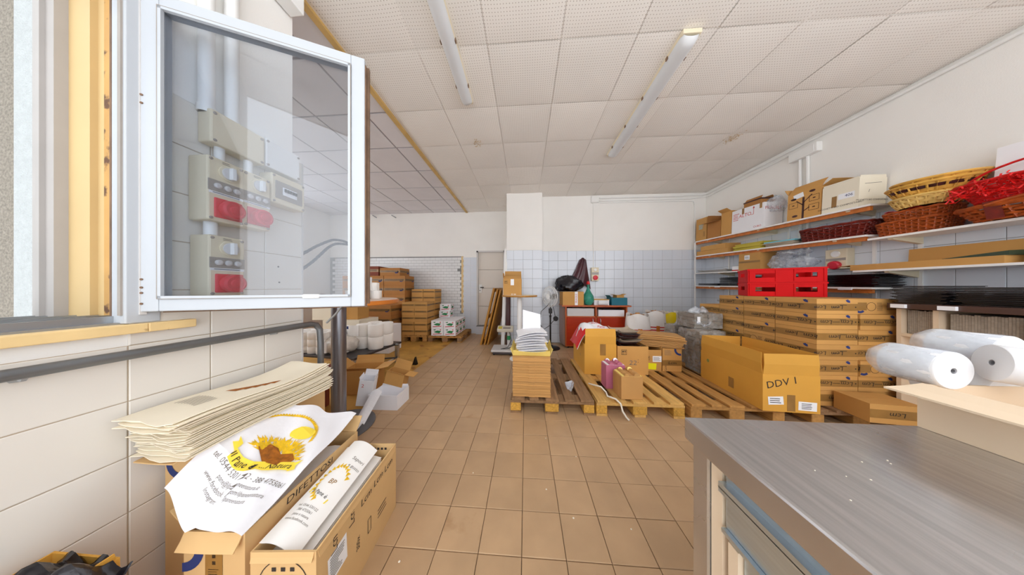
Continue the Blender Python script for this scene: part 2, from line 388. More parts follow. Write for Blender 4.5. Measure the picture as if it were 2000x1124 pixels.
def carton(name, label, loc, size, rz=0., mt='card', flaps=None, inner='cardi', group=None, tape=None, cat='box', fill=None, t=.005, rot=None):
    """flaps: None = closed; dict side->(angle from upright outwards in degrees, length)"""
    w, d, h = size
    r = thing(name, label, cat, loc, rz, group, rot)
    if flaps is None:
        mm = solid_box_mesh(w, d, h, mt); obj('body', mm, mt, r)
    else:
        b = B(); b.box(-w/2, w/2, -d/2, d/2, 0, t)
        b.box(-w/2, w/2, -d/2, -d/2+t, t, h); b.box(-w/2, w/2, d/2-t, d/2, t, h)
        b.box(-w/2, -w/2+t, -d/2+t, d/2-t, t, h); b.box(w/2-t, w/2, -d/2+t, d/2-t, t, h)
        obj('body', b, mt, r)
        for side, (ang, ln_) in flaps.items():
            a = math.radians(ang); wid = (w if side in ('front', 'back') else d)-2*t
            fb = B()
            nx = 5
            def fn(s, q):
                jag = .012*ln_*math.sin(s*37+len(side))
                L_ = (ln_+jag)*q; bend = .04*math.sin(q*PI)*ln_
                return ((s-.5)*wid*(1-.03*q), -(math.sin(a)*L_+bend*math.cos(a)), math.cos(a)*L_-bend*math.sin(a)*.5)
            fb.surf(fn, nx, 2, .004)
            fo = obj('flap', fb, mt, r)
            fo.location = {'front': (0, -d/2+t/2, h), 'back': (0, d/2-t/2, h), 'left': (-w/2+t/2, 0, h), 'right': (w/2-t/2, 0, h)}[side]
            fo.rotation_euler = (0, 0, {'front': 0, 'right': PI/2, 'back': PI, 'left': -PI/2}[side])
    if tape:
        for f in tape:
            decal(r, 'tape', 'tape', face_fn(f, w, d, h), 0, .0 if f == 'top' else 0, w if f in ('front', 'back', 'top') else d, .055 if f == 'top' else h*.45)
    return r
def tiles(parent, org, ud, vd, us, vs_, gap, mt, key, thick=.008, name='tile', skip=None, limit=None):
    """one object for each tile, sharing a mesh by size; us, vs_ are joint positions"""
    org, ud, vd = Vector(org), Vector(ud), Vector(vd); nd = ud.cross(vd)
    Rm = Matrix((ud, vd, nd)).transposed()
    e = Rm.to_euler(); n = 0; lst = []
    for i in range(len(us)-1):
        for j in range(len(vs_)-1):
            u0, u1, v0, v1 = us[i]+gap/2, us[i+1]-gap/2, vs_[j]+gap/2, vs_[j+1]-gap/2
            if skip and skip((u0+u1)/2, (v0+v1)/2, u0, u1, v0, v1): continue
            lst.append((u0, u1, v0, v1))
    for u0, u1, v0, v1 in lst:
        a, b_ = (u1-u0)/2, (v1-v0)/2; k = ('tile', key, round(a, 4), round(b_, 4))
        if k not in MESH:
            c = .0025
            q = B().add([(-a,-b_,0),(a,-b_,0),(a,b_,0),(-a,b_,0),(-a,-b_,thick-c*.6),(a,-b_,thick-c*.6),(a,b_,thick-c*.6),(-a,b_,thick-c*.6),
                (-a+c,-b_+c,thick),(a-c,-b_+c,thick),(a-c,b_-c,thick),(-a+c,b_-c,thick)],
                [(0,1,5,4),(1,2,6,5),(2,3,7,6),(3,0,4,7),(4,5,9,8),(5,6,10,9),(6,7,11,10),(7,4,8,11),(8,9,10,11)])
            m = q.mesh(name); m.materials.append(M[mt]); MESH[k] = m
        o = bpy.data.objects.new(name, MESH[k]); COL.objects.link(o); o.parent = parent
        p = org+ud*(u0+a)+vd*(v0+b_)+nd*random.uniform(-.0006, .0006)
        o.location = p; o.rotation_euler = e
        o.rotation_euler.rotate_axis('X', random.uniform(-.002, .002)); o.rotation_euler.rotate_axis('Y', random.uniform(-.002, .002))
def rng(a, b, st, o):
    k = math.ceil((a-o)/st-1e-6); L_ = [a] if (o+k*st-a) > .02 else []
    while o+k*st < b-.02: L_.append(o+k*st); k += 1
    return L_+[b]

# ================================================================== THE ROOM
XL, XR, YB, YA, ZC, XA = -1.43, 3.80, 4.72, 5.55, 3.225, -5.4     # left wall, right wall, back wall, annex back wall, ceiling, annex left wall
XS = -1.56                                                        # line of the ceiling edge strip
YF = -1.3                                                         # the open front behind the camera
# floor
fl = struct('floor', B().box(-1.64, XR, YF, YA, -.12, -.007), 'fgrout')
fx, fy = rng(-1.64, XR, .2, -.017), rng(YF, YA, .2, .96)
cells = []
for i in range(len(fx)-1):
    for j in range(len(fy)-1):
        cx, cy = (fx[i]+fx[i+1])/2, (fy[j]+fy[j+1])/2
        if cx > .36 and cy > YB or cy > YB and cx > -.4: continue
        f = -cx*math.sin(YAW)+cy*math.cos(YAW); r = cx*math.cos(YAW)+cy*math.sin(YAW)
        vis = f > .82
        if vis:
            u, v = 1000+FPX*r/f, 562+FPX*HC/f
            vis = -30 < u < 2030 and not (u > 1370 and v > 850) and not (u < 700 and v > 860) and not (u > 1420 and v < 790)
        cells.append((0 if vis else 1, f, i, j))
cells.sort()
fb = B()
for n, (vis, f, i, j) in enumerate(cells):
    if n < 300 and not vis:
        tiles(fl, (0, 0, -.008), (1, 0, 0), (0, 1, 0), [fx[i], fx[i+1]], [fy[j], fy[j+1]], .003, 'floor', 'fl', name='floor_tile')
    else: fb.box(fx[i]+.0015, fx[i+1]-.0015, fy[j]+.0015, fy[j+1]-.0015, -.008, 0)
tag(obj('floor_tiles', fb, 'floor', fl), kind='stuff')
# annex floor, rough edge where it meets the tiles
def edge_x(t): return -1.64+.018*math.sin(t*41)+.012*math.sin(t*97+1)
fa = B().box(XA, -1.64, YF+2.3, YA, -.12, -.004)
n = 60
for k in range(n):
    y0, y1 = 1.0+(YA-1.0)*k/n, 1.0+(YA-1.0)*(k+1)/n
    xx = edge_x(k*.13)
    fa.add([(-1.9, y0, -.003), (xx+.02, y0, -.001), (edge_x((k+1)*.13)+.02, y1, -.001), (-1.9, y1, -.003)], [(0, 1, 2, 3)])
struct('floor_annex', fa, 'concrete')

# walls
T20 = lambda a, b: rng(a, b, .2, .01)
wl = B(); X0 = XL-.35
wl.box(X0, XL, YF, 1.262, -.02, 1.06)                    # below the window
wl.box(X0, XL, .71, 1.262, 1.06, 2.01); wl.box(X0, XL, .71, 1.215, 2.01, ZC)
wl.box(X0, XL, YF, -.95, 1.06, ZC); wl.box(X0, XL, -.95, .71, 2.5, ZC)
WL = struct('wall_left', wl, 'plaster')
B_ = tiles(WL, (XL, 0, 0), (0, 1, 0), (0, 0, 1), rng(-.2, 1.27, .2, .073), T20(0, 2.01), .003, 'tile_l', 'wl', .006, 'wall_tile',
      skip=lambda u, v, u0, u1, v0, v1: u < .66 and v > 1.0)
g = B().box(XL-.001, XL+.0025, -.2, 1.27, 0, 1.01); g.box(XL-.001, XL+.0025, .68, 1.27, 1.01, 2.01)
obj('grout', g, 'grout', WL)
g = B().box(XL-.001, XL+.0085, 1.263, 1.272, .0, 2.01); obj('corner_strip', g, 'alug', WL)
# strip of tile left above the sill line beside the window, closed by narrow tiles
# back wall, pilaster
wb = struct('wall_back', B().box(.3, XR+.2, YB, YB+.9, -.02, ZC+.1), 'plaster')
obj('grout', B().box(.36, XR, YB-.0025, YB+.01, 0, 2.02), 'grout_w', wb)
tiles(wb, (0, YB, 0), (1, 0, 0), (0, 0, 1), rng(.36, XR, .2, 2.515 - .2*12), T20(0, 2.02), .0035, 'tile_b', 'wb', .006, 'wall_tile')
wp = struct('wall_pilaster', B().box(-.4, .355, 4.5, YA+.2, -.02, ZC+.1), 'plaster')
obj('grout', B().box(-.4, .355, 4.4975, 4.52, 0, 2.01), 'grout_w', wp)
tiles(wp, (0, 4.5, 0), (1, 0, 0), (0, 0, 1), rng(-.4, .355, .2, -.05), T20(0, 2.01), .0035, 'tile_b', 'wp', .006, 'wall_tile')
# right wall
wr = struct('wall_right', B().box(XR, XR+.2, .72, YB+.1, -.02, ZC+.1).box(XR, XR+.2, YF, .72, -.02, .6), 'plaster')  # unseen opening over the low front part, added to let daylight in
obj('grout', B().box(XR-.0025, XR+.01, .6, YB, 0, 2.03), 'grout_w', wr)
tiles(wr, (XR, YB, 0), (0, -1, 0), (0, 0, 1), [.2*k for k in range(21)], T20(0, 2.03), .0035, 'tile_b', 'wr', .006, 'wall_tile')
# annex: back wall with small brick tiles, left wall
wa = struct('wall_annex_back', B().box(XA-.2, -1.29, YA, YA+.2, -.02, ZC+.1).box(-1.29, -.39, YA, YA+.2, 2.19, ZC+.1).box(-1.29, -.39, YA, YA+.2, -.02, .2).box(-1.29,-.39,YA+.12,YA+.2,.2,2.2), 'plaster')
obj('grout', B().box(XA, -1.66, YA-.003, YA+.01, 0, 2.05), 'grout_w', wa)
b = B(); r = 0; z = .0
while z < 2.02:
    x = -1.66-(.075 if r % 2 else 0)
    while x > XA+.15:
        if not (x > -1.75 and random.random() < .1):
            b.box(x-.146, x, YA-.008+random.uniform(-.001, .001), YA, z+.002, z+.071)
        x -= .15
    r += 1; z += .075
tag(obj('brick_tile', b, 'subway', wa), kind='stuff')
tiles(wa, (0, YA, 0), (1, 0, 0), (0, 0, 1), [-1.64, -1.45, -1.29], T20(0, 2.02), .0035, 'tile_b', 'wab', .005, 'wall_tile')
obj('ragged_mortar', B().surf(lambda s, t: (-1.70+.05*s+.012*math.sin(t*70)*(1 if s > .5 else .3), YA-.011-.006*math.sin(t*90+s*5)**2, .55+1.5*t), 3, 60, .006), 'sill', wa)
struct('wall_annex_left', B().box(XA-.2, XA, 4.3, YA, -.02, ZC+.1).box(XA-.2, XA, 1.0, 4.3, -.02, .9).box(XA-.2, XA, 1.0, 4.3, 2.9, ZC+.1), 'plaster')  # gap between the pieces is an unseen opening added for daylight
struct('wall_annex_front', B().box(XA, X0, .8, 1.0, -.02, ZC+.1), 'plaster')
# door at the end of the passage
dr = tag(thing('door_1', None, None, (-.915, YA+.03, .22)), kind='structure')
obj('frame', B().box(-.375, -.335, -.05, .08, 0, 1.97).box(.335, .375, -.05, .08, 0, 1.97).box(-.375, .375, -.05, .08, 1.93, 1.97), 'alug', dr)
for k, (z0, z1) in enumerate(((0.0, .50), (.505, .975), (.98, 1.47), (1.475, 1.93))):
    obj('panel', B().box(-.335, .335, .0, .04, z0, z1), 'door', dr, bevel=.004)
hp = obj('handle_plate', B().box(-.32, -.24, -.012, 0, .86, 1.08), 'white_pl', dr)
obj('lever', B().tube([(-.27, -.012, 1.0), (-.27, -.05, 1.0), (-.18, -.05, 1.0)], .012, 8).tube([(-.29, -.012, .92), (-.29, -.02, .92)], .012, 8), 'black_pl', hp)
struct('trim_1', B().box(-1.29, -.4, YA-.1, YA+.05, 0, .2), 'tile_b')

# ceilings
ce = struct('ceiling', B().box(XS, XR, YF, YA, ZC+.0025, ZC+.1), 'cjoint')
cxs, cys = rng(XS+.03, XR, .6, .886), rng(YF, YA, .6, 1.729)
for i in range(len(cxs)-1):
    for j in range(len(cys)-1):
        if cxs[i] > .3 and cys[j] > YB-.05: continue
        a, b2 = cxs[i+1]-cxs[i]-.005, min(cys[j+1], YA)-cys[j]-.005
        k = ('cp', round(a, 3), round(b2, 3))
        if k not in MESH:
            q = B()
            def fn(s, t, a=a, b2=b2):
                e = min(s, 1-s, t, 1-t); return ((s-.5)*a, (t-.5)*b2, -.004*min(1, e*8)-.003*math.sin(s*PI)*math.sin(t*PI))
            q.surf(fn, 10, 10); MESH[k] = q.mesh('ceiling_panel', True); MESH[k].materials.append(M['ceil']); MESH[k].flip_normals()
        o = bpy.data.objects.new('ceiling_panel', MESH[k]); COL.objects.link(o); o.parent = ce
        o.location = ((cxs[i]+cxs[i+1])/2, (cys[j]+min(cys[j+1], YA))/2, ZC+random.uniform(-.003, .002))
        o.rotation_euler = (random.uniform(-.004, .004), random.uniform(-.004, .004), 0)
ca = struct('ceiling_annex', B().box(XA, XS, .9, YA, ZC+.005, ZC+.1), 'tbar')
axs, ays = rng(XA, XS-.02, .6, -1.85), rng(1.0, YA, .6, 1.729)
for i in range(len(axs)-1):
    for j in range(len(ays)-1):
        a, b2 = axs[i+1]-axs[i]-.024, ays[j+1]-ays[j]-.024
        if a < .02 or b2 < .02: continue
        k = ('ap', round(a, 3), round(b2, 3))
        if k not in MESH:
            MESH[k] = B().box(-a/2, a/2, -b2/2, b2/2, 0, .012).mesh('ceiling_panel'); MESH[k].materials.append(M['ceil2'])
        o = bpy.data.objects.new('ceiling_panel', MESH[k]); COL.objects.link(o); o.parent = ca
        o.location = ((axs[i]+axs[i+1])/2, (ays[j]+ays[j+1])/2, ZC-.002)
struct('trim_2', B().box(XS-.02, XS+.03, 1.22, YA, ZC-.022, ZC+.01), 'strip')

# ------------------------------------------------------------------ window in the left wall
wn = tag(thing('window_1', None, None, (0, 0, 0)), kind='structure')
wn['label'] = 'white framed window with one sash swung into the room over a stone sill'
obj('jamb', B().box(-1.60, -1.45, .695, .712, 1.09, 2.5), 'yellow', wn)
obj('jamb_stain', B().box(-1.565, -1.525, .691, .696, 1.09, 2.5), 'ystain', wn)
obj('jamb_outer', B().box(-1.69, -1.60, .68, .712, 1.09, 2.5), 'yellow', wn)
obj('shutter_guide', B().box(-1.78, -1.69, .655, .712, 1.10, 2.5).box(-1.74, -1.725, .645, .66, 1.10, 2.5), mat('grey_shutter_guide', (172, 167, 163), .5, var=.04), wn)
obj('frame', B().box(-1.475, -1.418, .664, .738, 1.09, 2.5), 'alu', wn, bevel=.003)
obj('hinge_strip', B().box(-1.418, -1.412, .690, .704, 1.12, 2.5), 'alug', wn)
obj('seal', B().box(-1.482, -1.475, .664, .70, 1.10, 2.5), 'rust', wn)
obj('seal', B().box(-1.440, -1.428, .659, .664, 1.12, 2.5), 'grey_pl', wn)
obj('head', B().box(-1.78, -1.43, -.95, .71, 2.45, 2.5), 'alug', wn)
tr = obj('track', B().box(-1.80, -1.44, -.95, .70, 1.06, 1.095), 'alum', wn)
for x in (-1.77, -1.72, -1.66, -1.59, -1.53, -1.47):
    obj('rail', B().box(x-.005, x+.005, -.95, .69, 1.095, 1.118), 'alum', tr)
sl = obj('window_sill', B().box(-1.82, -1.395, -.95, .70, 1.055, 1.088).box(-1.425, -1.395, .70, .815, 1.055, 1.088), 'sill', wn, bevel=.003)
# the opened sash
hx, hy = -1.425, .712
ang = math.atan2(.997-.712, -.784+1.425); SW = math.hypot(.641, .285)
sa = obj('sash', B().box(0, .046, -.024, .024, 1.13, 2.325).box(SW-.055, SW, -.024, .024, 1.13, 2.325).box(.046, SW-.055, -.024, .024, 1.13, 1.178).box(.046, SW-.055, -.024, .024, 2.275, 2.325),
         'alu', wn, (hx, hy, 0), (0, 0, ang), bevel=.004)
sa['label'] = 'white glazed window sash swung open into the room'
obj('glazing_bead', B().box(.046, .056, -.030, -.018, 1.178, 2.275).box(SW-.065, SW-.055, -.030, -.018, 1.178, 2.275).box(.046, SW-.055, -.030, -.018, 1.178, 1.188).box(.046, SW-.055, -.030, -.018, 2.265, 2.275), 'alu', sa)
obj('pane', B().box(.046, SW-.055, -.006, -.001, 1.178, 2.275), 'glass', sa)
obj('edge_gasket', B().box(SW, SW+.004, -.018, -.006, 1.13, 2.3).box(SW, SW+.012, .006, .02, 1.14, 2.31).box(.02, SW, .024, .03, 1.122, 1.13), 'rust', sa)
obj('groove', B().box(.0455, .0475, -.0305, -.024, 1.178, 2.275).box(SW-.0565, SW-.0545, -.0305, -.024, 1.178, 2.275).box(.046, SW-.055, -.0305, -.024, 1.1765, 1.1785).box(.046, SW-.055, -.0305, -.024, 2.2745, 2.2765), 'grey_pl', sa)
obj('latch', B().box(.47, .53, -.034, -.016, 1.172, 1.190), 'white_pl', sa, bevel=.004)
for z in (1.16, 1.20, 1.22, 1.25, 1.9, 1.93):
    obj('screw', B().lathe([(.004, 0), (.004, .002)], 8), 'rust', sa, (.006, -.0245, z), (PI/2, 0, 0))
obj('stay_arm', B().tube([(.60, .01, 1.13), (.56, .06, 1.09), (.50, .12, 1.04)], .005, 6), 'alum', sa)
# outside: a rough-cast pier and a darker wall beyond
struct('wall_outside', B().box(-2.10, -1.79, .74, 1.3, -.5, 4.5), 'stucco')
struct('wall_outside_far', B().box(-5.5, -2.10, .79, .98, -.5, 4.5), 'pebble')
struct('wall_added_shade', B().box(-4.4, -4.2, -7, .79, -.5, 4.2), 'stucco')  # unseen wall, added to cut the daylight on pier, sash and jamb

# ------------------------------------------------------------------ conduits, cover boxes and sockets on the left wall
LXF = XL+.007
def lbox(name, label, cat, y0, y1, z0, z1, dep, mt, group=None, bev=.006):
    r = thing(name, label, cat, (LXF, (y0+y1)/2, z0), 0, group)
    obj('body', B().box(0, dep, -(y1-y0)/2, (y1-y0)/2, 0, z1-z0), mt, r, bevel=bev); return r
for k, (y, lab) in enumerate(((.845, 'thick white conduit pipe rising over the beige cover box nearest the window jamb'), (.925, 'thick white conduit pipe rising from the middle of the beige cover box'))):
    r = thing('conduit_pipe', lab, 'pipe', (LXF+.024, y, 1.985), 0, 'thick pipes over the socket panel')
    obj('pipe', B().tube([(0, 0, 0), (0, 0, ZC-1.985)], .0235, 14), 'white_pl', r, smooth=True)
    obj('collar', B().tube([(0, 0, 0), (0, 0, .03)], .027, 14), 'white_pl', r, smooth=True)
def screws(r, dep, y, z0, z1, n=2):
    for yy in (-y, y):
        for zz in (z0, z1): obj('screw', B().lathe([(.006, 0), (.006, .003), (.003, .004)], 8), 'grey_pl', r, (dep, yy, zz), (0, PI/2, 0))
r = lbox('cover_box', 'long beige cable cover box under the two thick pipes', 'cover box', .832, 1.023, 1.855, 2.0, .065, 'beige_pl'); screws(r, .065, .083, .012, .13)
r = lbox('cover_box', 'white cable cover box beside the beige one at the wall end', 'cover box', 1.03, 1.2, 1.862, 2.012, .06, 'white_pl'); screws(r, .06, .075, .012, .135)
obj('wall_buzzer', B().lathe([(.012, 0), (.02, .004), (.018, .012), (0, .016)], 14), 'beige_pl', r, (.03, .085, .02), (PI/2, 0, 0))
r = lbox('junction_box', 'white junction box high up at the end of the left wall', 'junction box', 1.08, 1.2, 2.86, 3.02, .09, 'white_pl')
def socket(label, y0, y1, z0, z1, dep=.092):
    r = lbox('power_socket', label, 'socket', y0, y1, z0, z1, dep, 'beige_pl', 'interlocked sockets behind the open sash')
    h, wv = z1-z0, (y1-y0)/2
    screws(r, dep, wv-.01, .012, h-.012)
    k = obj('rotary_switch', B().lathe([(.028, 0), (.026, .009), (.022, .011)], 24), 'alug', r, (dep, .008, h*.80), (0, PI/2, 0), True)
    obj('dial_ring', B().lathe([(.034, 0), (.034, .005), (.029, .006)], 24), 'beige_pl', r, (dep, .008, h*.80), (0, PI/2, 0), True)
    obj('knob', B().box(-.026, .026, -.007, .007, .010, .028), 'white_pl', k, bevel=.002)
    wd = obj('fuse_window', B().box(dep-.004, dep+.003, -wv+.002, wv-.002, h*.47, h*.64), 'grey_pl', r)
    for yy in (-.03, 0, .03): obj('fuse_cap', B().lathe([(.012, 0), (.012, .006), (.006, .009)], 12), 'alug', wd, (dep+.002, yy, h*.555), (0, PI/2, 0))
    fn = lambda u, v: (dep+.0012, u, v)
    decal(r, 'text_strip', 'wlabel', fn, 0, h*.445, wv*1.9, .010)
    shapes(r, 'lettering', 'inkg', fn, text_lines(.0, h*.445, wv*1.5, .004, 1, .8, .05)+text_lines(0, h*.95, .03, .012, 2, .4))
    pl = obj('socket_plate', B().box(dep-.002, dep+.006, -.040, .050, h*.06, h*.37), 'red_pl', r, bevel=.004)
    obj('socket_lid', B().lathe([(.036, 0), (.040, .012), (.038, .026), (.03, .030), (.028, .027), (.018, .028), (.016, .032), (0, .033)], 28), 'red_pl', pl, (dep+.006, .006, h*.21), (0, PI/2, .0), True)
    return r
socket('tall beige switched socket with red lid directly under the long beige cover box', .806, .922, 1.507, 1.782)
socket('beige switched socket with red lid next to the circuit breaker box', .927, 1.035, 1.515, 1.785, .08)
socket('lower beige switched socket with red lid, below the other two near the sill', .81, .924, 1.182, 1.446)
obj('pipe', B().tube([(.04, -.02, .26), (.04, -.02, .33)], .02, 10), 'white_pl', bpy.data.objects['power_socket.002'], smooth=True)
r = lbox('breaker_box', 'beige circuit breaker box with a smoky window at the wall end', 'breaker box', 1.045, 1.213, 1.678, 1.838, .075, 'beige_pl'); screws(r, .075, .074, .012, .148)
wd = obj('window', B().box(.073, .079, -.068, .068, .03, .125), 'grey_pl', r, bevel=.002)
obj('breaker_row', B().box(.079, .082, -.035, .035, .055, .098), 'wlabel', wd)
for k in range(5): obj('breaker_switch', B().box(.082, .088, -.03+k*.0135, -.022+k*.0135, .075, .092), 'black_pl', wd)
for y in (.88, .98): tag(obj('conduit_pipe', B().tube([(LXF+.03, y, 1.775), (LXF+.03, y, 1.87)], .016, 10), 'white_pl', smooth=True), 'short white pipe between the cover box and a socket', 'pipe', 'short pipes under the cover box')
for (y, z) in ((1.135, 1.34), (1.14, 1.25), (1.10, 1.95)): obj('screw_hole', B().lathe([(.005, 0), (.004, .0015)], 8), 'ink', WL, (LXF, y, z), (0, PI/2, 0))
# handrail
r = thing('handrail', 'grey metal wall rail turning down into a pipe at the wall end', 'rail', (XL+.05, 0, 0))
obj('rail', B().tube([(0, -.3, .985), (0, 1.28, .985), (0, 1.315, .975), (0.01, 1.33, .94), (.012, 1.335, .85), (0.012, 1.335, .003)], .017, 10), mat('dull_grey_metal', (122, 124, 126), .4, .6, .1, 6), r, smooth=True)
for y in (-.1, .5, 1.1): obj('bracket', B().tube([(-.05, y, .96), (-.01, y, .965), (0, y, .985)], .007, 6), 'alum', r)

# ------------------------------------------------------------------ conduits on the back and right wall, lamps
def pipe_thing(label, pts, rad, mt='white_pl', name='conduit_pipe', group=None, n=8):
    return tag(obj(name, B().tube(pts, rad, n), mt, smooth=True), label, 'pipe', group)
zt = ZC-.07
pipe_thing('upper thin white conduit along the top of the back and right walls', [(1.60, YB-.02, zt), (3.3, YB-.02, zt), (3.5, YB-.02, zt+.012), (3.70, YB-.03, zt+.01), (3.775, YB-.1, zt+.02), (3.775, 3.6, zt+.02), (3.775, -.2, zt+.02)], .016)
pipe_thing('lower thin white conduit along the top of the back and right walls', [(1.60, YB-.016, zt-.06), (3.45, YB-.016, zt-.06), (3.68, YB-.02, zt-.04), (3.782, YB-.12, zt-.04), (3.782, 3.1, zt-.04)], .012)
pipe_thing('white conduit turning down the corner behind the wall shelves', [(1.6, YB-.018, zt-.10), (3.45, YB-.018, zt-.105), (3.54, YB-.018, zt-.12), (3.56, YB-.018, zt-.2), (3.56, YB-.018, 1.2)], .009)
r = thing('junction_box', 'small white junction box high on the back wall above the socket', 'junction box', (1.5, YB, zt-.10)); obj('body', B().box(-.08, .08, -.06, 0, 0, .14), 'white_pl', r, bevel=.006)
obj('lid', B().box(-.07, .07, -.066, -.06, .01, .13), 'white_pl', r)
pipe_thing('thin white cable running down the back wall to the red socket', [(1.47, YB-.012, zt-.10), (1.47, YB-.012, 1.62)], .008)
r = thing('junction_box', 'white junction box under the ceiling on the right wall', 'junction box', (XR, 3.12, 2.98)); obj('body', B().box(-.07, 0, -.16, .14, 0, .12), 'white_pl', r, bevel=.008)
obj('lid', B().box(-.075, -.07, -.13, .11, .015, .105), 'white_pl', r)
for k, y in enumerate((3.17, 3.09)): pipe_thing('white conduit dropping from the junction box behind the shelf boxes', [(XR-.02, y, 2.98), (XR-.02, y, 1.5)], .016, group='pair of conduits on the right wall')
r = thing('power_socket', 'beige switched socket with red lid on the back wall beside the burgundy bag', 'socket', (1.49, YB-.006, 1.36))
obj('body', B().box(-.075, .075, -.08, 0, 0, .29), 'beige_pl', r, bevel=.006)
obj('rotary_switch', B().lathe([(.03, 0), (.028, .012), (0, .014)], 16), 'white_pl', r, (0, -.08, .235), (PI/2, 0, 0), True)
obj('fuse_window', B().box(-.068, .068, -.083, -.078, .135, .185), 'grey_pl', r)
obj('socket_lid', B().lathe([(.05, 0), (.05, .02), (.035, .026), (0, .027)], 16), 'red_pl', r, (0, -.08, .07), (PI/2, 0, 0), True)
def lamp(label, x, y0, y1, k_=1.):
    L_ = y1-y0
    r = thing('ceiling_lamp', label, 'lamp', (x, (y0+y1)/2, ZC-.008), 0, 'fluorescent ceiling lamps')
    obj('housing', B().box(-.052*k_, .052*k_, -L_/2, L_/2, -.03, .004), 'beige_pl', r, bevel=.01)
    prof = [(.05*math.cos(a), -.03-.058*math.sin(a)) for a in [PI*k/10 for k in range(11)]]
    b = B()
    def fn(s, t):
        e = min(1, min(t, 1-t)*22); e = math.sqrt(max(0, 1-(1-e)**2))
        a = PI*s; return (k_*.049*math.cos(a)*(.86+.14*e), (t-.5)*(L_-.01), -.028-.056*math.sin(a)*(.35+.65*e))
    b.surf(fn, 12, 60); o = obj('diffuser', b, 'lamp', r, smooth=True); 
    for q in (-1, 1): obj('end_cap', B().box(-.05*k_, .05*k_, q*(L_/2-.007)-.013, q*(L_/2-.007)+.013, -.034, .0), 'beige_pl', r, bevel=.004)
    for t in (.12, .37, .62, .87):
        for sx in (-1, 1): obj('clip', B().box(sx*.052*k_-.004, sx*.052*k_+.004, -L_/2+t*L_-.012, -L_/2+t*L_+.012, -.042, -.016), 'rust', r)
lamp('grey fluorescent ceiling lamp nearer the ochre ceiling strip', -.615, .72, 2.23, 1.15)
lamp('grey fluorescent ceiling lamp with a rusty yellowed edge nearer the wall shelves', 1.285, 1.72, 3.25, 1.4)

# ================================================================== LEFT FOREGROUND
# --- cartons along the left wall
h3, h1, h2 = .60, .40, .35
c3 = carton('carton', 'tall carton against the left wall, under the stack of paper bags', (-1.318, .985, 0), (.17, .49, h3), 0, 'cardp', {'front': (95, .075), 'right': (8, .0), 'left': (15, .0)}, tape=None)
fn = face_fn('front', .17, .49, h3)
shapes(c3, 'blue_arc', 'blue', fn, arc_polys(-.02, .235, .035, .06, PI*.9, PI*1.6))
lettering(c3, '3', 'ink', fn, .045, .0, .2, PI)
decal(c3, 'tape', 'tape', fn, .03, .13, .05, .15)
c1 = carton('carton', 'open torn carton holding paper bags, half covered by the printed white plastic bag', (-1.05, .895, 0), (.212, .50, h1), .04, 'cardp',
            {'left': (55, .09), 'front': (150, .05), 'back': (40, .08)})
fn = face_fn('front', .212, .50, h1)
shapes(c1, 'blue_arc', 'blue', fn, arc_polys(-.11, .14, .045, .075, -PI*.5, PI*.05))
decal(c1, 'tape', 'tape', fn, .0, .1, .06, .2)
shapes(c1, 'icons', 'ink', fn, [ln(-.006, .12, .006, .12, .012), ln(-.006, .098, .006, .098, .012)]+text_lines(0, .06, .04, .04, 5, .35))
lettering(c1, 'DIFETTOSI', 'ink', face_fn('right', .212, .50, h1), .036, -.02, h1/2-.026, 0, .1, 1.25)
c2 = carton('carton', 'long open carton with printed logo on its side, standing on the tiled floor in front', (-.812, .89, 0), (.215, .485, h2), .07, 'cardp',
            {'right': (178, .035), 'front': (165, .03)})
fn = face_fn('right', .215, .485, h2)
for k in range(5): lettering(c2, 'Lcm', 'ink', fn, .042, -.17+k*.085, h2/2-.06+.004*(k % 2), PI/2 if k < 2 else 0, .1, name='logo')
decal(c2, 'shipping_label', 'wlabel', fn, -.155, .04, .085, .1, .05)
shapes(c2, 'label_print', 'inkg', lambda u, v: (fn(u, v)[0]+.0008,)+tuple(fn(u, v)[1:]), text_lines(-.155, .04, .07, .08, 9, .45, .5))
lettering(c2, '300x', 'ink', fn, .028, -.05, -.03, PI/2)
shapes(c2, 'icons', 'ink', fn, [ln(.01, -.06, .01, 0, .003), ln(.03, -.06, .03, .0, .003), ln(.01, -.06, .03, -.06, .003), ln(.01, 0, .03, 0, .003)]+text_lines(.13, -.05, .1, .05, 3, .25, .4))
fn = face_fn('front', .215, .485, h2)
shapes(c2, 'icon_oval', 'ink', fn, arc_polys(0, .07, .078, .081, .02, PI-.02, 16)+[ln(-.08, .07, .08, .07, .003)]+[ln(x-.007, y, x+.007, y, .013) for x in (-.03, 0, .03) for y in (.092, .118)])
shapes(c2, 'blue_arc', 'blue', fn, arc_polys(.06, -.03, .035, .06, PI*.2, PI*.9))
shapes(c2, 'icons', 'ink', face_fn('back', .215, .485, h2, -.0065), [ln(-.06+.02*k, .15, -.048+.02*k, .15, .012) for k in range(4)])
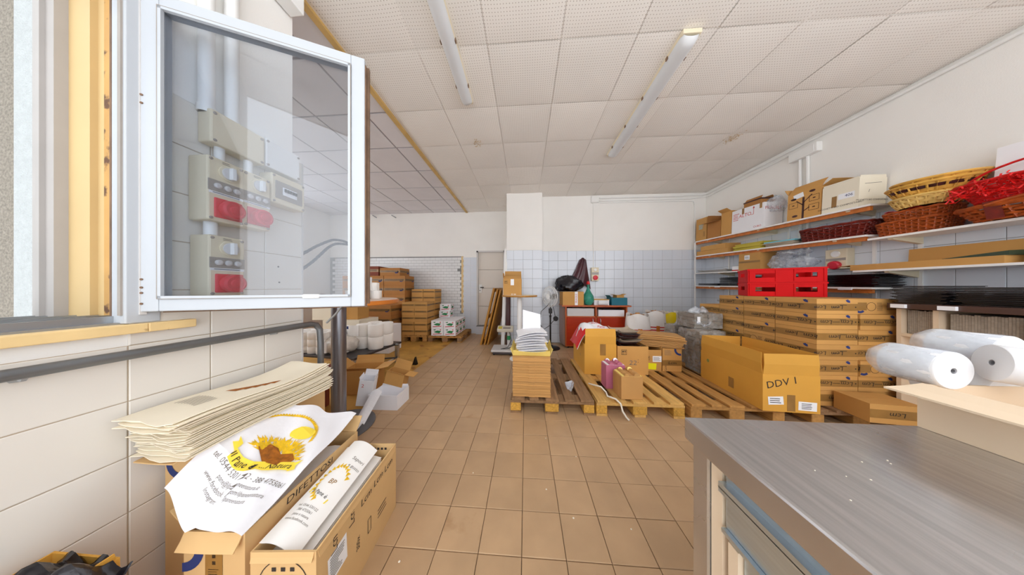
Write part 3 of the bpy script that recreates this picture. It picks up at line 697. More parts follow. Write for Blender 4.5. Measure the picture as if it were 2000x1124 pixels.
# contents of the two open cartons
def bag_sheet(name, label, fn, mt, group=None, nu=10, nv=14, th=.0025):
    return tag(obj(name, B().surf(fn, nu, nv, th), mt, smooth=True), label, 'paper bag', group)
def mapped(fn, lift=.0014):
    def g(u, v):
        p = Vector(fn(u, v)); a = Vector(fn(u+.01, v))-p; b = Vector(fn(u, v+.01))-p
        return tuple(p+a.cross(b).normalized()*lift)
    return g
def s2(s, t):
    t0 = t
    return (-.905+.13*s-.022*t+.0, .665+.43*t, .305+.035*math.sin(s*PI)*.6+.045*(1-s)+.035*t)
pb = bag_sheet('paper_bag', 'flat white printed paper bag lying in the long open carton', s2, 'paperw')
g = mapped(s2, .0018)
shapes(pb, 'wreath', 'gold', g, [p for k in range(16) for p in [[(.5+.36*math.cos(a)+.07*math.cos(a+q), .5+.17*math.sin(a)+.03*math.sin(a+q)) for q in (0, 1.8, 3.6)] for a in (.5+PI*1.25*k/15,)]])
shapes(pb, 'banner', 'yprint', g, [[(.1, .38), (.75, .33), (.78, .37), (.12, .43)]])
def tx(parent, body, size, cx, cy, fn, mt, asp, rot=0, shear=.15):
    vs_, fs = text_geo(body, shear); c, s_ = math.cos(rot), math.sin(rot)
    return tag(obj('lettering', B().add([fn(cx+(c*x-s_*y)*size, cy+(s_*x+c*y)*size*asp) for x, y, z in vs_], fs), mt, parent), kind='stuff')
tx(pb, 'Il Pane è', .15, .44, .385, g, 'ink', .33, -.1)
tx(pb, 'BP', .2, .52, .5, g, 'tape', .33)
for k in range(4): tx(pb, ('tel. 0544 530122', '388 4755061', 'pane e natura', 'www.facebook.com')[k], .085, .45, .27-.035*k, g, 'inkg', .33)
tx(pb, 'Sapori', .16, .72, .78, g, 'inkg', .33); tx(pb, 'e gusto', .13, .75, .7, g, 'inkg', .33)
for k in range(4):
    bag_sheet('paper_bag', 'white paper bag beneath the printed one in the long carton', lambda s, t, k=k: (-.905+.15*s-.022*t, .66+.44*t, .245+.011*k+.012*math.sin(s*3)+.02*t), 'paperw', 'bags filling the long carton', 4, 4)
for k in range(5):
    bag_sheet('paper_bag', 'white paper bag inside the torn carton under the plastic bag', lambda s, t, k=k: (-1.125+.16*s+.005*k, .68+.40*t, .22+.02*k+.05*t+.02*math.sin(s*2.5)), 'paperw', 'bags filling the torn carton', 4, 4)
# stack of paper bags on the tall carton
NB = 24
for k in range(NB):
    q = k/NB; ox, oy, ra = random.uniform(-.008, .008), random.uniform(-.015, .012), random.uniform(-.03, .03)
    if k > NB-6: ox += .02; oy -= .035
    def fs_(s, t, q=q, ox=ox, oy=oy, ra=ra, k=k):
        fan = (1-t)**2*.035*q+t**2*.05*q
        x = -1.405+.215*s+ox+ra*(t-.5)*.3+.05*t*t; y = .675+.50*t+oy+.006*math.sin(s*9+k)*(1-t)
        return (max(x, -1.415), y, .612+.118*q+fan+.03*t+.010*math.sin(t*5+.5)*(.4+q)+.006*math.sin(s*5+1))
    lab = 'cream paper bag in the fanned stack on the tall carton' if k < NB-1 else 'topmost printed cream paper bag of the stack on the tall carton'
    o = bag_sheet('paper_bag', lab, fs_, 'paper', 'stacked cream paper bags', 5, 8, .0028)
    if k == NB-1:
        g = mapped(fs_, .002)
        shapes(o, 'wheat_print', 'bprint', g, [[(.35+.06*j, .42+.05*j), (.5+.06*j, .44+.05*j), (.52+.05*j, .50+.05*j), (.4+.06*j, .47+.05*j)] for j in range(5)])
        shapes(o, 'lettering', 'inkg', g, [ln(.2+.05*j, .2, .22+.05*j, .32, .012) for j in range(8)])
# printed white plastic bag draped over the cartons
LE = [Vector((-1.285, .675, .505)), Vector((-1.212, .755, .625)), Vector((-1.245, .97, .665))]
def bagS(s, t):
    l = LE[0].lerp(LE[1], t/.3) if t < .3 else LE[1].lerp(LE[2], (t-.3)/.7)
    r_ = Vector((-.905, .622, .425)).lerp(Vector((-.985, 1.19, .475)), t)
    p = l.lerp(r_, s)
    p.z += -.035*math.sin(s*PI)*(t > -1)*(1-.6*t)+.009*math.sin(s*9+t*5)*math.sin(t*7+1)+.0025*math.sin(s*23+t*11)+.02*math.sin(s*PI)*max(0, t-.6)
    p.y += -.05*(1-t)*math.sin(s*PI)**2*.6*(1 if s < .5 else .4)+.012*math.sin(s*17)*(t > .93)
    p.z = max(p.z, .412 if p.x > -1.16 else 0)
    return p
bo = tag(obj('plastic_bag', B().surf(bagS, 40, 50, .002), 'bagw', smooth=True), 'crumpled white plastic bag with golden wheat print and phone numbers, draped over the cartons', 'plastic bag')
g = mapped(bagS, .003)
rnd = random.Random(3)
P = []
for k in range(260):
    a = rnd.uniform(.05, PI-.05); rr = rnd.uniform(.3, 1); cx, cy = .55+.25*rr*math.cos(a), .44+.16*rr*math.sin(a); d = a+rnd.uniform(-.6, .6); L_ = rnd.uniform(.04, .09)
    P.append([(cx-.013*math.sin(d), cy+.010*math.cos(d)), (cx+.013*math.sin(d), cy-.010*math.cos(d)), (cx+L_*math.cos(d), cy+L_*.75*math.sin(d))])
shapes(bo, 'bread_basket_print', 'bprint', mapped(bagS, .0034), [[(.36, .46), (.5, .37), (.74, .38), (.78, .45), (.70, .50), (.58, .48), (.5, .52), (.42, .53)]])
shapes(bo, 'wheat_print', 'gold', mapped(bagS, .0029), P)
P = [[(.42+.34*math.cos(a)+.03*math.cos(a+q), .60+.25*math.sin(a)+.022*math.sin(a+q)) for q in (0, 2.1, 4.2)] for a in [0.1+2.6*k/34 for k in range(35)]]
shapes(bo, 'wheat_arch', 'gold', g, P)
shapes(bo, 'sun_disc', 'yprint', mapped(bagS, .0055), [[(.60+.13*math.cos(a), .69+.065*math.sin(a)) for a in [2*PI*k/20 for k in range(20)]]])

def ban(u): return .365-.02*math.cos((u-.5)*4)+.035*math.sin((u-.55)*6)
shapes(bo, 'banner', 'yprint', mapped(bagS, .0065), [[(u, ban(u)-.035), (u+.06, ban(u+.06)-.035), (u+.06, ban(u+.06)+.035), (u, ban(u)+.035)] for u in [.22+.06*k for k in range(10)]]+[[(.13, .37), (.22, .33), (.22, .41), (.14, .44), (.17, .40)], [(.82, .35), (.90, .37), (.87, .40), (.91, .44), (.82, .42)]])
vs_, fs = text_geo('Il Pane è ...Natura', .2); gg = mapped(bagS, .0088)
tag(obj('lettering', B().add([gg(.52+x*.085, ban(.52+x*.085)-.006+y*.085*.72) for x, y, z in vs_], fs), 'ink', bo), kind='stuff')
g = mapped(bagS, .0045)
tx(bo, 'tel. 0544 530122 - 388 4755061', .066, .52, .262, g, 'inkg', .72, 0, .1)
tx(bo, 'pane@ilpaneenatura.it', .05, .52, .215, g, 'inkg', .72, 0, .1)
tx(bo, 'www.facebook.com/ilpaneenatura', .05, .52, .175, g, 'inkg', .72, 0, .1)
tx(bo, 'Instagram: ilpaneenatura', .045, .52, .138, g, 'inkg', .72, 0, .1)
# box with black bags near the window end
r = carton('carton', 'orange-brown carton with black refuse bags spilling out, against the left wall', (-1.28, .42, 0), (.22, .24, .44), 0, 'card2', {'right': (10, .02)})
b = B()
b.surf(lambda s, t: (-1.36+.24*s+.015*math.sin(t*9), .31+.22*t, .44+.055*math.sin(s*PI*.9)*math.sin(t*PI)+.018*math.sin(s*14+t*5)+.014*math.sin(t*19)), 16, 16, .004)
tag(obj('refuse_bag', b, 'blackbag', smooth=True), 'upper crumpled black refuse bag lying in the orange-brown carton', 'bag')
b = B().surf(lambda s, t: (-1.37+.26*s, .33+.2*t, .405+.05*math.sin(s*PI*.8)*math.sin(t*PI)+.012*math.sin(s*17+1)), 14, 12, .004)
tag(obj('refuse_bag', b, 'blackbag', smooth=True), 'lower black refuse bag sticking out of the orange-brown carton', 'bag')

# ================================================================== BAR TABLE AND LITTER BESIDE THE WALL END
TX, TY = -1.62, 1.745
r = thing('bar_table', 'round bar table with orange edge on a thick steel column beyond the wall end', 'table', (TX, TY, 0))
obj('base', B().lathe([(.27, 0), (.27, .008), (.24, .016), (.08, .03), (.06, .034)], 40), 'disc', r, smooth=True)
obj('column', B().lathe([(.053, .03), (.053, 1.06), (.09, 1.07), (.09, 1.078)], 28), 'steelp', r, smooth=True)
obj('tabletop', B().lathe([(0, 1.078), (.455, 1.078), (.46, 1.083), (.46, 1.108), (.455, 1.112)], 56), 'tabletop', r)
obj('laminate', B().lathe([(.45, 1.1122), (.45, 1.114)], 56), 'pinktop', r)
rollm = B().lathe([(.012, 0), (.036, 0), (.038, .003), (.038, .073), (.036, .076), (.012, .076)], 18, closed=True).mesh('paper_roll', True); rollm.materials.append(M['tissue'])
base = GZ(658, 583, 1.114)
for k in range(16):
    lay = 0 if k < 9 else 1; i = k if lay == 0 else k-9
    row, cc = (i % 2, i//2)
    o = tag(obj('paper_roll', rollm, None, None, (-1.72+.08*cc+.02*row+.04*lay, 1.98+.085*row-.02*cc, 1.1145+.0765*lay)), 'small white paper roll standing on the bar table' if lay == 0 else 'small white paper roll in the upper layer on the bar table', 'paper roll', 'rolls on the bar table')
r = carton('printed_box', 'small white box with golden print on the upper paper rolls', (-1.60, 2.0, 1.268), (.11, .09, .055), .1, 'white_card'); shapes(r, 'print', 'gold', face_fn('front', .11, .09, .055), arc_polys(0, 0, .009, .018, .6, PI*1.5))
# hoses seen through the sash
for k, (p, lab) in enumerate((([(590, 497, 1.30), (620, 480, 1.45), (650, 468, 1.6), (672, 471, 1.72), (692, 481, 1.8)], 'upper ribbed grey hose arching above the bar table'), ([(590, 527, 1.30), (615, 508, 1.42), (640, 484, 1.55), (655, 476, 1.62), (675, 477, 1.7), (696, 482, 1.76)], 'lower ribbed grey hose arching above the bar table'))):
    pts = [GY(*q) for q in p]; e = pts[-1]; pts += [e+Vector((.05, .02, -.05)), e+Vector((.065, .03, -.18)), Vector((e.x+.07, e.y+.04, 1.122))]
    s0 = pts[0]; pts = [Vector((s0.x-.1, 1.262, s0.z-.06))]+pts
    cu = []
    for i in range(len(pts)-1):
        for j in range(8): cu.append(pts[i].lerp(pts[i+1], j/8))
    cu.append(pts[-1])
    for _ in range(6): cu = [cu[0]]+[(cu[i-1]+cu[i]*2+cu[i+1])/4 for i in range(1, len(cu)-1)]+[cu[-1]]
    tag(obj('flexible_hose', B().tube(cu, [.0085 if i % 2 else .0105 for i in range(len(cu))], 8), 'black_hose', smooth=True), lab, 'hose')
# litter of boxes round the column
r = carton('white_tray_box', 'low white tray box on the floor tiles, with a brown flap leaning on it', (-1.42, 2.13, .001), (.30, .22, .145), .02, 'white_card', {'back': (10, .02)})
r = carton('open_carton', 'small brown carton tipped open over the white tray box', (-1.45, 2.29, .150), (.20, .13, .14), .0, 'card', {'right': (88, .10), 'front': (60, .05), 'back': (15, .1)}, rot=(0, .25, .05))
r = carton('white_carton', 'torn white carton with a red number two, standing against the steel column', (-1.67, 2.11, .02), (.13, .12, .27), 0, 'white_card', {'back': (20, .06), 'left': (20, .03), 'right': (5, .03)}, 'white_card', rot=(.12, .18, .35))
lettering(r, '2', 'redink', face_fn('left', .12, .12, .27), .07, -.0, .07)
lettering(r, '2', 'redink', face_fn('front', .12, .12, .27), .05, -.03, .08)
b = B().surf(lambda s, t: (-1.47+.10*s+.05*t-.03*math.sin(t*3), 1.72+.16*t, .05+.2*t*t+.03*math.sin(s*3)), 6, 8, .004)
tag(obj('cardboard_scrap', b, 'white_card'), 'bent white cardboard strip leaning between the column and the tray box', 'cardboard')
b = B().surf(lambda s, t: (-1.52+.16*s, 1.55+.13*t+.03*s, .034+.03*math.sin(s*2.5)+.035*t+.006*math.sin(s*20)), 10, 6, .003)
tag(obj('cardboard_scrap', b, 'white_card'), 'crumpled white cardboard scrap lying on the round table base', 'cardboard')
r = carton('open_carton', 'dark red-brown carton standing behind the paper bag stack beside the column', (-2.16, 1.90, .0), (.28, .34, .34), .1, 'cardr', {'right': (70, .10), 'back': (60, .1)})
decal(r, 'sticker', 'ylabel', face_fn('front', .28, .34, .34), .05, -.1, .06, .05)
b = B().surf(lambda s, t: (-2.0+.55*s, 1.95+.42*t, .30+.05*t+.02*math.sin(s*4)+.05*s*t), 5, 5, .006)
r = carton('open_carton', 'brown carton with wide open flaps on the floor behind the steel column', (-1.93, 2.43, 0), (.34, .26, .27), .2, 'card', {'front': (60, .13), 'right': (80, .15), 'left': (50, .12), 'back': (20, .10)})
carton('flat_box', 'long cream cardboard box tilted on the dark red-brown carton', (-2.07, 1.80, .37), (.09, .36, .05), 0, 'cream_card', rot=(.18, .0, -.5))

# ================================================================== PALLETS
def pallet(label, x0, y0, mt, bm='chip', w=.8, d=1.2, rz=0.):
    r = thing('pallet', label, 'pallet', (x0+w/2, y0+d/2, 0), rz, 'wooden pallets on the floor')
    n = 5
    for k in range(n):
        bw = .125 if k % 2 == 0 else .088; cx = -w/2+.0725+(w-.145)*k/4
        cx += random.uniform(-.006, .006)
        obj('deck_board', B().box(-bw/2, bw/2, -d/2, d/2, -.011, .011), mt, r, (cx, random.uniform(-.006, .006), .133), (0, 0, random.uniform(-.006, .006)), bevel=.003)
    for k in (-1, 0, 1):
        obj('cross_board', B().box(-d/2, d/2, -.0725, .0725, -.011, .011) if False else B().box(-w/2, w/2, -.0725, .0725, -.011, .011), mt, r, (0, k*(d/2-.0725), .111), bevel=.002)
        for q in (-1, 0, 1):
            bw = .1 if q else .13
            obj('block', B().box(-bw/2, bw/2, -.0725, .0725, 0, .079), bm, r, (q*(w/2-.05), k*(d/2-.0725), .021), (0, 0, random.uniform(-.02, .02)), bevel=.006)
        obj('base_board', B().box(-.05, .05, -d/2, d/2, 0, .0205), mt, r, (k*(w/2-.05), 0, .0))
    return r
PT = .1445
pallet('weathered grey pallet carrying the tall stack of kraft trays', -.145, 2.06, 'woodg')
pallet('pale yellow pallet under the pastry boxes and the big ochre carton', .675, 2.06, 'wood')
pallet('brown pallet under the open carton marked by hand', 1.515, 2.045, 'woodb', 'woodb')
pallet('dark brown pallet under the block of taped cartons', 2.52, 2.03, 'woodg', 'woodb')
pallet('brown pallet under the plastic-wrapped tray bundles', 1.75, 3.28, 'woodb', 'woodb', .85, .48)
# --- pallet 1: nested kraft trays
r = thing('tray_stack', 'tall nested stack of kraft trays with yellow lining on the grey pallet', 'tray stack', (.065, 2.29, PT), -.03)
NT = 26
for k in range(NT):
    z0, z1 = .40*k/NT, .40*(k+1)/NT-.002; e = random.uniform(-.003, .003)
    b = B().box(-.185+e, .185+e, -.2+e, .2+e, z0, z1).box(-.03+e, .03+e, -.206+e, -.2+e, z0, z1)
    obj('tray', b, 'kraft', r)
b = B()
for sx in (-1, 1): b.surf(lambda s, t, sx=sx: (sx*(.18+.03*t), -.19+.38*s, .40+.07*t*(1-.3*math.sin(s*PI))), 6, 2, .003)
b2 = B()
for sy in (-1, 1): b2.surf(lambda s, t, sy=sy: (-.18+.36*s, sy*(.19+.03*t), .40+.06*t*(1-.3*math.sin(s*PI))), 6, 2, .003)
for nm, bb in (('tray_end', b), ('tray_side', b2)): tag(obj(nm, bb, 'ycard', r), kind='stuff')
obj('lining', B().box(-.178, .178, -.188, .188, .401, .406), 'ycard', r)
for k in range(9):
    b = B().surf(lambda s, t, k=k: (-.155+.30*s+.01*math.sin(k*2), -.15+.30*t+.008*math.cos(k*3), .0+.02*math.sin(s*PI)*(k/9)+.018*s*(k/8)), 5, 4, .004)
    tag(obj('white_carton_blank', b, 'white_card', None, (.065, 2.31, PT+.414+.022*k), (0, -.06, random.uniform(-.12, .12))), 'flat white box blank in the pile on the kraft trays', 'box blank', 'white box blanks on the kraft trays')
b = B().surf(lambda s, t: (-.03+.20*s, 2.40+.05*t-.02*s, PT+.42+.40*t-.05*s), 5, 5, .004)
tag(obj('white_carton_blank', b, 'white_card'), 'white box blank standing upright behind the pile on the kraft trays', 'box blank')
b = B().surf(lambda s, t: (.46+.04*math.cos(s*6.3)*(.6+.6*t), 2.26+.04*math.sin(s*6.3)*(.6+.6*t)+.01*math.sin(s*20), PT+.003+.07*t+.01*math.sin(s*13)), 18, 5, .001)
tag(obj('plastic_cup', b, 'film', smooth=True), 'crumpled clear plastic wrapper lying on the grey pallet', 'wrapper')
# --- pallet 2
r = carton('large_carton', 'tall ochre carton with its flap up, under the red and white bag', (.925, 2.985, PT), (.385, .60, .37), 0, 'card2', {'front': (0, .195)})
shapes(r, 'mark', 'ink', face_fn('front', .385, .60, .37), [ln(-.02+.016*k, .30, -.01+.016*k, .30, .008) for k in range(3)])
decal(r, 'tape', 'tape', face_fn('front', .385, .60, .37), .03, .12, .07, .14)
lettering(r, '6', 'inkg', face_fn('left', .385, .60, .37), .06, .1, 0)
zt2 = PT+.37
def rb(s, t):
    hump = math.sin(min(1, s*1.15)*PI)**.6 if s < .87 else .3
    x = .655+.46*s; y = 2.74+.42*t
    z = zt2+.04+.10*math.sin(t*PI)*max(.3, math.sin(s*2.6+.35))+.012*math.sin(s*15+t*8)+.09*math.sin(min(1, s*3)*PI/2)
    if s < .22: z -= (.22-s)*.55
    return (x, y, z)
o = tag(obj('plastic_bag', B().surf(rb, 30, 16, .006), 'bagw', smooth=True), 'white plastic bag with red printing spread over the tall ochre carton', 'plastic bag')
shapes(o, 'red_panel', 'redcloth', mapped(rb, .003), [[(s, t), (s+.04, t), (s+.04, t+.0667), (s, t+.0667)] for s in [.04*k for k in range(8)] for t in [.0667*j for j in range(14)] if s < .2+.08*math.sin(t*9+1)+.06*math.sin(t*23)])
tx(o, 'Buon', .12, .62, .45, mapped(rb, .004), 'redink', 1.3, -.2); tx(o, 'Pane', .1, .72, .25, mapped(rb, .004), 'redink', 1.3, -.2)
r = carton('carton', 'brown carton with glass and fork symbol, dark trays piled in its open top', (1.32, 2.90, PT), (.37, .40, .35), 0, 'card', {'right': (170, .03), 'back': (20, .05)})
fn = face_fn('front', .37, .40, .35)
shapes(r, 'glass_fork_symbol', 'ink', fn, glass_fork(-.105, .10, .06)); lettering(r, '22', 'inkg', fn, .08, .0, -.03, 0, .1, 1.2)
shapes(r, 'mark', 'ink', fn, [ln(.06, -.02, .065, -.02, .01), ln(.06, .01, .065, .01, .01)])
for k in range(7):
    zz = PT+.27+.030*k
    b = B().surf(lambda s, t, k=k: (-.14+.28*s, -.15+.28*t, .03*abs(2*s-1)**6+.03*abs(2*t-1)**6), 8, 8, .003)
    tag(obj('pastry_tray', b, 'brown_choc' if k % 3 else 'trayw', None, (1.31+random.uniform(-.02, .02), 2.90+random.uniform(-.02, .03), zz+.006*k), (random.uniform(-.02, .02), random.uniform(-.03, .03), random.uniform(-.12, .12))), 'dark brown shiny tray heaped in the glass-and-fork carton' if k % 3 else 'grey tray among dark ones in the glass-and-fork carton', 'tray', 'trays heaped in the carton')
def scallop(name, label, x, y, w_, n, z_, mt, top, rz, mirror=1):
    r = thing(name, label, 'box stack', (x, y, PT), rz)
    d_ = .016*n
    for k in range(n):
        y0 = -d_/2+.016*k
        poly = [(-w_/2, 0), (w_/2, 0), (w_/2, z_-.02)]+[(w_/2-.055+.028*math.cos(a), z_-.012+.028*math.sin(a)) for a in [PI*j/8 for j in range(9)]]+[(-w_/2+.055+.022*math.cos(a), z_-.012+.022*math.sin(a)) for a in [PI*j/8 for j in range(9)]]+[(-w_/2, z_-.02)]
        obj('box_blank', B().prism(poly, .0145, Matrix.Translation((0, y0+.0145, random.uniform(0, .004))) @ Matrix.Rotation(PI/2, 4, 'X')), mt, r)
    obj('inner_face', B().surf(lambda s, t: (-w_/2+.01+(w_-.02)*s, -d_/2+d_*t, z_-.012+.004*math.sin(s*7)), 8, 4, .002), top, r)
    obj('tuck_tab', B().lathe([(0, -.002), (.024, -.002), (.024, .002)], 14), top, r, (w_/2-.06, d_*.2, z_+.01), (1.0, 0, 0))
    obj('tuck_tab', B().lathe([(0, -.002), (.02, -.002), (.02, .002)], 14), top, r, (-w_/2+.06, d_*.3, z_+.006), (.9, 0, 0))
    return r
scallop('pastry_box_stack', 'bundle of kraft pastry boxes with yellow insides on the pale pallet', 1.015, 2.185, .205, 11, .235, 'kraft', 'ycard', .05)
scallop('pastry_box_stack', 'bundle of pink pastry boxes with white insides on the pale pallet', .95, 2.375, .20, 8, .265, 'pink', 'white_card', .05)
b = B().tube([(.70, 2.40, PT+.01), (.715, 2.28, PT+.05), (.77, 2.22, PT+.06), (.81, 2.19, PT+.02), (.80, 2.13, PT+.012), (.86, 2.08, PT+.01), (.89, 2.045, .13), (.90, 2.03, .07), (.93, 2.02, .02), (.94, 1.99, .012)], .008, 7)
tag(obj('rope', b, 'rope', smooth=True), 'white rope tied round a board of the pale pallet', 'rope')
# --- pallet 3 and what stands behind it
r = carton('carton', 'brown carton with a yellow sticker and glass and fork symbol', (1.645, 3.02, PT), (.20, .36, .27), 0, 'card', {'front': (70, .0), 'left': (25, .06), 'right': (10, .05)})
fn = face_fn('front', .20, .36, .27)
shapes(r, 'glass_fork_symbol', 'ink', fn, glass_fork(-.07, .03, .045)); decal(r, 'sticker', 'ylabel', fn, -.02, -.075, .11, .08, -.06); decal(r, 'shipping_label', 'wlabel', fn, .045, .02, .11, .075)
shapes(r, 'label_print', 'inkg', lambda u, v: (u, -.1828, .135+v), text_lines(.045, .02, .09, .05, 4, .35))
for k, (zz, lab) in enumerate(((PT, 'lower taped brown carton under the folded kraft bags'), (PT+.146, 'upper brown carton with a navy arc under the folded kraft bags'))):
    r = carton('carton', lab, (1.875, 3.02, zz), (.235, .36, .145), 0, 'card'); fn = face_fn('front', .235, .36, .145)
    if k == 0:
        decal(r, 'tape', 'tape', fn, 0, .035, .235, .07); lettering(r, 'Lcm', 'ink', lambda u, v: (u, -.1825, .0725+v), .05, .0, .035, 0, .15, 1.2); lettering(r, 'Lcm', 'ink', fn, .04, -.08, -.03, PI/2, .1)
    else:
        shapes(r, 'blue_arc', 'blue', fn, arc_polys(.10, .06, .05, .075, PI*.95, PI*1.55)); shapes(r, 'print', 'inkg', fn, text_lines(-.05, .02, .09, .07, 7, .3))
for k in range(9):
    z0 = PT+.296+.0155*k; dx, dy = random.uniform(-.025, .025), random.uniform(-.025, .02)
    b = B().surf(lambda s, t, k=k: (-.32+.64*s, -.15+.30*t, .016*math.sin(s*PI)*(k/9)-.04*max(0, s-.55)*0), 10, 3, .0115)
    tag(obj('kraft_bag', b, 'kraft', None, (1.73+dx, 3.03+dy, z0+.016), (0, .0, -.28+random.uniform(-.03, .03))), 'folded brown kraft bag in the pile on the taped cartons', 'paper bag', 'folded kraft bags')
big = carton('large_carton', 'big ochre carton with open flaps and handwriting, standing on the brown pallet', (2.305, 2.33, PT), (.425, .72, .32), -.07, 'card2', {'front': (0, .18), 'left': (0, .185), 'right': (2, .185), 'back': (0, .18)})
fn = face_fn('front', .425, .72, .32)
lettering(big, 'DDV 1', 'ink', fn, .085, -.07, .09, .25, .1); decal(big, 'shipping_label', 'wlabel', fn, -.115, -.065, .115, .07, .08); decal(big, 'shipping_label', 'wlabel', fn, .12, -.10, .135, .075, -.03)
f2 = face_fn('front', .425, .72, .32, .002)
shapes(big, 'label_print', 'ink', f2, text_lines(-.115, -.065, .09, .05, 3, .35)+text_lines(.125, -.10, .10, .055, 4, .35)); decal(big, 'tape', 'tape', fn, .0, -.08, .06, .14)
fn = face_fn('left', .425, .72, .32); shapes(big, 'green_stamp', 'green_print', fn, [ln(-.25+.02*math.cos(a), .07+.02*math.sin(a), -.25+.005*math.cos(a), .07+.005*math.sin(a), .006) for a in [PI*k/4 for k in range(8)]])
decal(big, 'tape', 'tape', fn, .05, -.05, .06, .1)

# ================================================================== BLOCK OF TAPED CARTONS AND RED CRATES
BW, BD, BH = .345, .325, .139
BX, BY = 2.645, 2.10
def lcm_proto(kind):
    r = thing('taped_carton', 'taped brown carton in the tall block beneath the red crates', 'box', (0, 0, 0), 0, 'block of taped cartons')
    w_, d_, h_ = BW-.006, BD-.006, BH-.002
    obj('body', solid_box_mesh(w_, d_, h_, 'card'), 'card', r)
    for face, L_ in (('front', w_), ('left', d_)):
        fn = face_fn(face, w_, d_, h_); f2 = face_fn(face, w_, d_, h_, .0022)
        v0 = {0: .0, 1: .004, 2: -.006, 3: .002}[kind]
        if kind == 3:
            decal(r, 'tape', 'tape', fn, -L_*.38, v0, L_*.24, .07); decal(r, 'tape', 'tape', fn, L_*.36, v0, L_*.28, .065)
            shapes(r, 'print', 'ink', fn, text_lines(.02, 0, .05, .08, 7, .25)+arc_polys(-.05, .0, .036, .039, 0, 2*PI, 14))
            lettering(r, 'Lcm', 'ink', f2, .05, L_*.36, v0, PI, .15, 1.2, 'logo')
            shapes(r, 'blue_arc', 'blue', fn, arc_polys(-L_*.42, -.01, .03, .05, PI*1.3, PI*1.75, 5))
        else:
            decal(r, 'tape', 'tape', fn, 0, v0, L_, .062)
            for uu in ((-.09, .08), (-.02, .12), (.0, -.14))[kind]: lettering(r, 'Lcm', 'ink', f2, .05, uu, v0, PI+.04*(kind-1), .15, 1.2, 'logo')
            shapes(r, 'print', 'ink', f2, [ln(-.04, v0, .02, v0, .004), ln(.145, v0, .155, v0, .01)]+text_lines(.05, v0+.02, .06, .008, 1, .5))
            if kind != 1: shapes(r, 'blue_arc', 'blue', fn, arc_polys(L_*.3, h_*.5, .012, .034, -PI*.9, -PI*.45, 5))
    return r
ORD = ('lowest', 'second', 'third', 'fourth', 'fifth', 'sixth', 'topmost')
protos = [lcm_proto(k) for k in range(4)]; used = [False]*4
for iz in range(7):
    for iy in range(4):
        for ix in range(2):
            if iz == 6 and iy == 3: continue
            k = (iz*3+iy*2+ix*5+random.randint(0, 1)) % 4
            o = protos[k] if not used[k] else copy_tree(protos[k]); used[k] = True
            sh = .012*math.sin(iz*2.1+ix)
            o['label'] = 'taped brown carton, %s layer of the big block, %s' % (ORD[iz], ('corner column by the ochre carton', 'second column from that corner', 'third column from that corner', 'column by the wrapped bundles')[iy] if ix == 0 else ('column by the storage bench', 'inner column behind it', 'inner column under the crates', 'inner column nearest the shelves')[iy])
            o.location = (BX+BW/2+BW*ix, BY+BD/2+BD*iy+(sh if ix else 0), PT+BH*iz); o.rotation_euler = (0, 0, 0)
r = carton('taped_carton', 'loose taped carton lying askew at the foot of the carton block', (2.92, 1.955, PT), (.34, .22, .15), -.12, 'card', tape=['front']); lettering(r, 'Lcm', 'ink', face_fn('front', .34, .22, .15, .0024), .05, 0, 0, PI, .15, 1.2, 'logo')
ZT = PT+BH*7
def crate(label, z, mt='crate'):
    L_, W_, H_ = .575, .38, .16; r = thing('plastic_crate', label, 'crate', (3.02, 2.745, z), 1.03, 'stacked red crates')
    t = .012
    obj('base', B().box(-W_/2, W_/2, -L_/2, L_/2, 0, .012), mt, r)
    for sx in (-1, 1):
        b = B(); x0, x1 = sorted((sx*W_/2, sx*(W_/2-t)))
        b.box(x0, x1, -L_/2, L_/2, .012, .055); b.box(x0, x1, -L_/2, L_/2, .105, H_)
        for y0, y1 in ((-L_/2, -.225), (-.07, .065), (.225, L_/2)): b.box(x0, x1, y0, y1, .055, .105)
        xo0, xo1 = sorted((sx*W_/2, sx*(W_/2+.006)))
        b.box(xo0, xo1, -L_/2-.006, L_/2+.006, H_-.018, H_)
        obj('long_side', b, mt, r)
        for y in (-.27, -.07, .065, .27): obj('rib', B().box(xo0, xo1, y-.006, y+.006, .012, H_-.018), mt, r)
    for sy in (-1, 1):
        y0, y1 = sorted((sy*L_/2, sy*(L_/2-t))); b = B()
        b.box(-W_/2+t, W_/2-t, y0, y1, .012, .07); b.box(-W_/2+t, W_/2-t, y0, y1, .115, H_); b.box(-W_/2+t, -.07, y0, y1, .07, .115); b.box(.07, W_/2-t, y0, y1, .07, .115)
        obj('short_side', b, mt, r)
    return r
crate('lower red plastic crate on the block of taped cartons', ZT+.001)
crate('upper red plastic crate stacked on the other red crate', ZT+.163)

